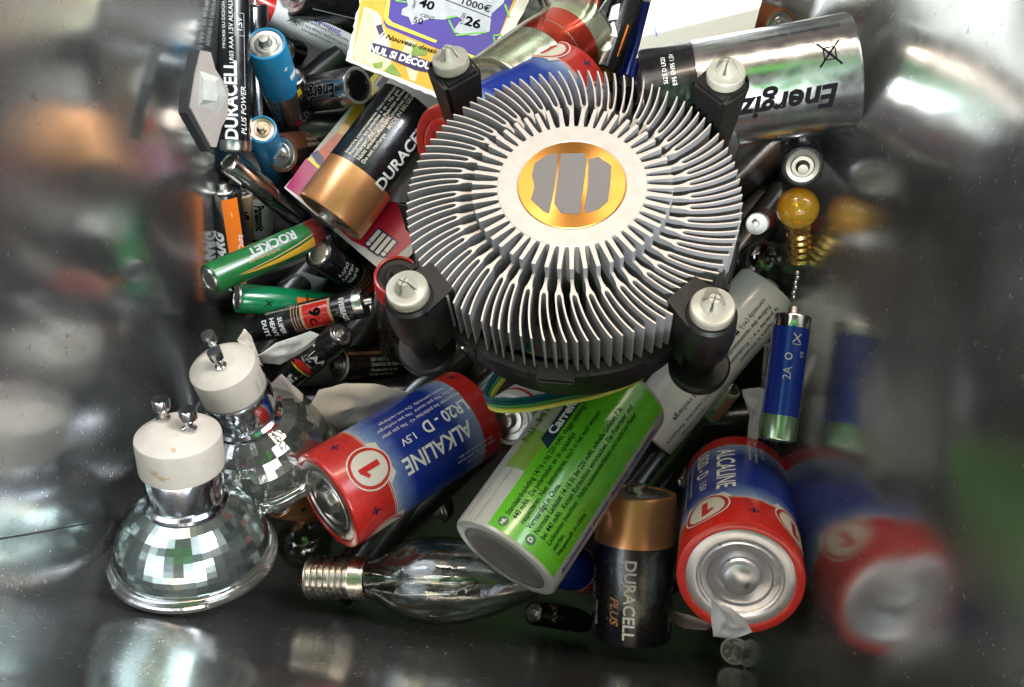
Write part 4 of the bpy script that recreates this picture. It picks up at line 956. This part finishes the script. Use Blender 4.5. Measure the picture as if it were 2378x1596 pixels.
# ------------------------------------------------------------------ scraps of paper and plastic: curled sheets with thickness
def scrap(name, label, outline, m, cat='scrap', curl=.25, thick=.03, seed=0, group=None):
    """outline: (px, py, S) points of a torn sheet; a fine sheet is triangulated inside and curled"""
    random.seed(seed + 50)
    pts = [P(*p) for p in outline]; c = sum(pts, Vector()) / len(pts)
    n = Vector()
    for i in range(len(pts)): n += (pts[i] - c).cross(pts[(i + 1) % len(pts)] - c)
    n.normalize()
    if n.dot(CAMLOC - c) < 0: n = -n
    bm = bmesh.new(); ring0 = []
    fine = []
    for i in range(len(pts)):
        a, b = pts[i], pts[(i + 1) % len(pts)]
        for j in range(4): fine.append(a + (b - a) * j / 4 + (b - a).cross(n) * random.uniform(-.02, .02) * (1 if j else 0))
    rings = []
    for s in (1, .8, .6, .4, .2):
        rings.append([bm.verts.new(c + (p - c) * s + n * (curl * (1 - s * s) + .05 * math.sin(7 * s + i * .35))) for i, p in enumerate(fine)])
    cv = bm.verts.new(c + n * curl)
    m_ = len(fine)
    for a, b in zip(rings, rings[1:]):
        for i in range(m_): bm.faces.new((a[i], a[(i + 1) % m_], b[(i + 1) % m_], b[i]))
    for i in range(m_): bm.faces.new((rings[-1][i], rings[-1][(i + 1) % m_], cv))
    ext = bmesh.ops.extrude_face_region(bm, geom=bm.faces[:])
    for v in [e for e in ext['geom'] if isinstance(e, bmesh.types.BMVert)]: v.co -= n * thick
    bmesh.ops.recalc_face_normals(bm, faces=bm.faces)
    for v in bm.verts: v.co -= c
    o = new_obj(name, bm, m, None, 75); o.location = c
    tag(o, label, cat, group); return o
scrap('paper_scrap', 'large torn cream paper flap left of the ALKALINE battery', [(703, 972, 68), (740, 905, 68), (800, 892, 68), (870, 894, 68), (948, 912, 67), (930, 950, 66), (860, 985, 66), (775, 1008, 66)], paperm, 'paper', .12, seed=1)
scrap('paper_scrap', 'small torn beige paper between rear spotlight bulb and red-swooshed black battery', [(612, 905, 68), (655, 868, 69), (702, 918, 69), (698, 952, 69), (690, 965, 68), (660, 960, 67)], mat('beige_paper', (.52, .43, .36), .75, bump=.2, bscale=8), 'paper', .05, seed=2)
scrap('plastic_scrap', 'milky curled plastic strip lying below the SUPER HEAVY DUTY battery', [(598, 826, 72), (640, 796, 72), (720, 772, 72), (741, 781, 72), (728, 800, 71), (680, 828, 70), (650, 846, 70), (610, 846, 70)], translu, 'plastic scrap', .15, seed=3)
scrap('paper_scrap', 'cream paper leaf poking out under the left end of the SUPER HEAVY DUTY battery', [(550, 790, 68), (566, 764, 68), (580, 775, 67), (600, 830, 66), (612, 850, 66), (590, 842, 67)], paperm, 'paper', .08, seed=4)
scrap('paper_scrap', 'torn white label flap across the silver end of the ALCALINE battery', [(1651, 1388, 90), (1668, 1400, 90.5), (1700, 1416, 90), (1728, 1440, 89), (1747, 1468, 88), (1715, 1476, 88), (1690, 1482, 88), (1657, 1482, 88), (1652, 1440, 89)], mat('bluish_white_label', (.62, .64, .70), .45), 'paper', .08, seed=5)
scrap('paper_scrap', 'curled beige paper showing left of the ALCALINE battery silver end', [(1538, 1405, 68), (1556, 1416, 70), (1600, 1432, 72), (1655, 1456, 72), (1640, 1464, 70), (1590, 1456, 69), (1560, 1440, 68)], mat('pinkish_paper', (.45, .36, .32), .7), 'paper', .05, seed=6)
scrap('paper_scrap', 'torn white label scrap left of the royal blue battery', [(1722, 905, 71), (1760, 900, 71), (1785, 905, 71), (1775, 960, 71), (1765, 1010, 71), (1752, 1030, 71), (1735, 1015, 71), (1742, 965, 71)], mat('grey_white_label', (.45, .45, .47), .5), 'paper', .05, seed=7)
scrap('flat_chip', 'dirty tan chip lying beside the rim of the mirrored spotlight bulb', [(180, 1366, 66), (215, 1340, 66), (240, 1360, 66), (262, 1366, 66), (300, 1392, 65), (250, 1398, 65), (195, 1392, 65)], mat('dirty_tan', (.42, .33, .24), .6, dirt=((.16, .11, .07), .55, 5), bump=.5, bscale=6), 'chip', .12, .12, seed=8)
scrap('plastic_scrap', 'grey glinting foil scrap under the right end of the big silver battery', [(1868, 310, 64), (1900, 300, 64), (1912, 330, 64), (1905, 380, 63), (1885, 370, 63), (1880, 340, 64)], foil, 'foil scrap', .08, seed=9)
scrap('paper_scrap', 'dim grey paper below the yellow-swooshed green battery', [(650, 655, 62), (700, 630, 62), (760, 650, 62), (740, 690, 61), (690, 680, 61), (640, 680, 61)], mat('dim_grey_paper', (.35, .36, .40), .6), 'paper', .08, seed=10)
# button cell blister by the left wall
def blister():
    cs = [(464, 118, 77), (487, 122, 76), (498, 160, 75.5), (529, 208, 74), (529, 270, 74), (511, 295, 74.5), (500, 342, 75), (487, 342, 75.5), (443, 250, 78), (452, 170, 77.5)]
    pts = [P(*p) for p in cs]; c = sum(pts, Vector()) / len(pts)
    n = Vector()
    for i in range(len(pts)): n += (pts[i] - c).cross(pts[(i + 1) % len(pts)] - c)
    n.normalize(); n = n if n.dot(CAMLOC - c) > 0 else -n
    x = (pts[5] - c); x = (x - n * x.dot(n)).normalized(); y = n.cross(x)
    M = Matrix((x, y, n)).transposed().to_4x4(); M.translation = c
    root = thing('blister_pack', 'white blister tray on black backing leaning on the left wall', 'packaging', M)
    MI = M.inverted(); lo = [(MI @ p) for p in pts]
    b = prism_bm([(p.x, p.y) for p in lo], -.02, .04)
    new_obj('tray', b, mat('greyish_tray', (.34, .30, .265), .55, coat=.1, var=.08), root, 40)
    cx = [P(*p) for p in ((445, 118, 77), (478, 116, 76), (492, 160, 75.5), (512, 212, 74.5), (512, 268, 74.5), (500, 296, 74.5), (494, 352, 75), (478, 352, 75.5), (428, 262, 78), (430, 205, 78))]
    b = prism_bm([((MI @ p).x, (MI @ p).y) for p in cx], -.35, -.03)
    new_obj('backing', b, mat('dark_backing', (.03, .03, .03), .4), root)
    b = bmesh.new(); q = lambda px, py, h: (lambda o, d: o + d * ((h - o.z) / d.z))(MI @ CAMLOC, MI.to_3x3() @ ray(px, py))
    top = [q(473, 185, .2), (q(500, 190, .2)), q(506, 220, .2), q(503, 235, .2), q(472, 232, .2)]; bot = [q(465, 165, .04), q(509, 180, .04), q(528, 225, .04), q(509, 262, .04), q(462, 245, .04)]
    tv = [b.verts.new(v) for v in top]; bv = [b.verts.new(v) for v in bot]; b.faces.new(tv)
    for i in range(5): b.faces.new((tv[i], tv[(i + 1) % 5], bv[(i + 1) % 5], bv[i]))
    bmesh.ops.recalc_face_normals(b, faces=b.faces)
    new_obj('bubble', b, translu, root)
    sh = []
    for px, py in ((463, 172), (446, 245), (474, 292), (470, 240)):
        v = q(px, py, .04); sh += [ring(v.x, v.y, .07, .085, 14), ring(v.x + .03, v.y + .12, .04, .055, 12)]
    new_obj('printed_mark', print_bm(sh, None, .05), ink_g, root)
blister()
# little things: bead chain, ceramic stub, black block
bm = bmesh.new()
for i in range(6):
    p = P(1852 - i * 2.2 + (i % 2) * 2, 634 + i * 11.5, 73)
    bmesh.ops.create_icosphere(bm, subdivisions=2, radius=.085, matrix=Matrix.Translation(p))
p0 = P(1848, 660, 73)
for v in bm.verts: v.co -= p0
o = new_obj('bead_chain', bm, chrome, None, 80); o.location = p0; tag(o, 'short string of shiny metal beads under the amber bulb', 'chain')
A, B = axis_pts((1690, 962), 63, (1682, 1036), 1.6, False)
root = frame(B, A)
o = new_obj('ceramic_stub', lathe_bm([(0, 0), (.42, 0), (.46, .06), (.44, 1.1), (.36, 1.35), (.18, 1.5), (0, 1.52)], 32), mat('bone_ceramic', (.55, .46, .36), .5), None, 40)
o.matrix_world = root; tag(o, 'beige ceramic stub below the white tube battery', 'ceramic part')
M = frame(P(1755, 900, 63), P(1775, 840, 65))
bm = box_bm(-.45, .45, -.7, .7, 0, 1.5); bmesh.ops.bevel(bm, geom=bm.edges[:], offset=.08, segments=2, affect='EDGES')
o = new_obj('plastic_block', bm, blackpl); o.matrix_world = M; tag(o, 'small black plastic block between the white tube and the royal blue battery', 'plastic part')
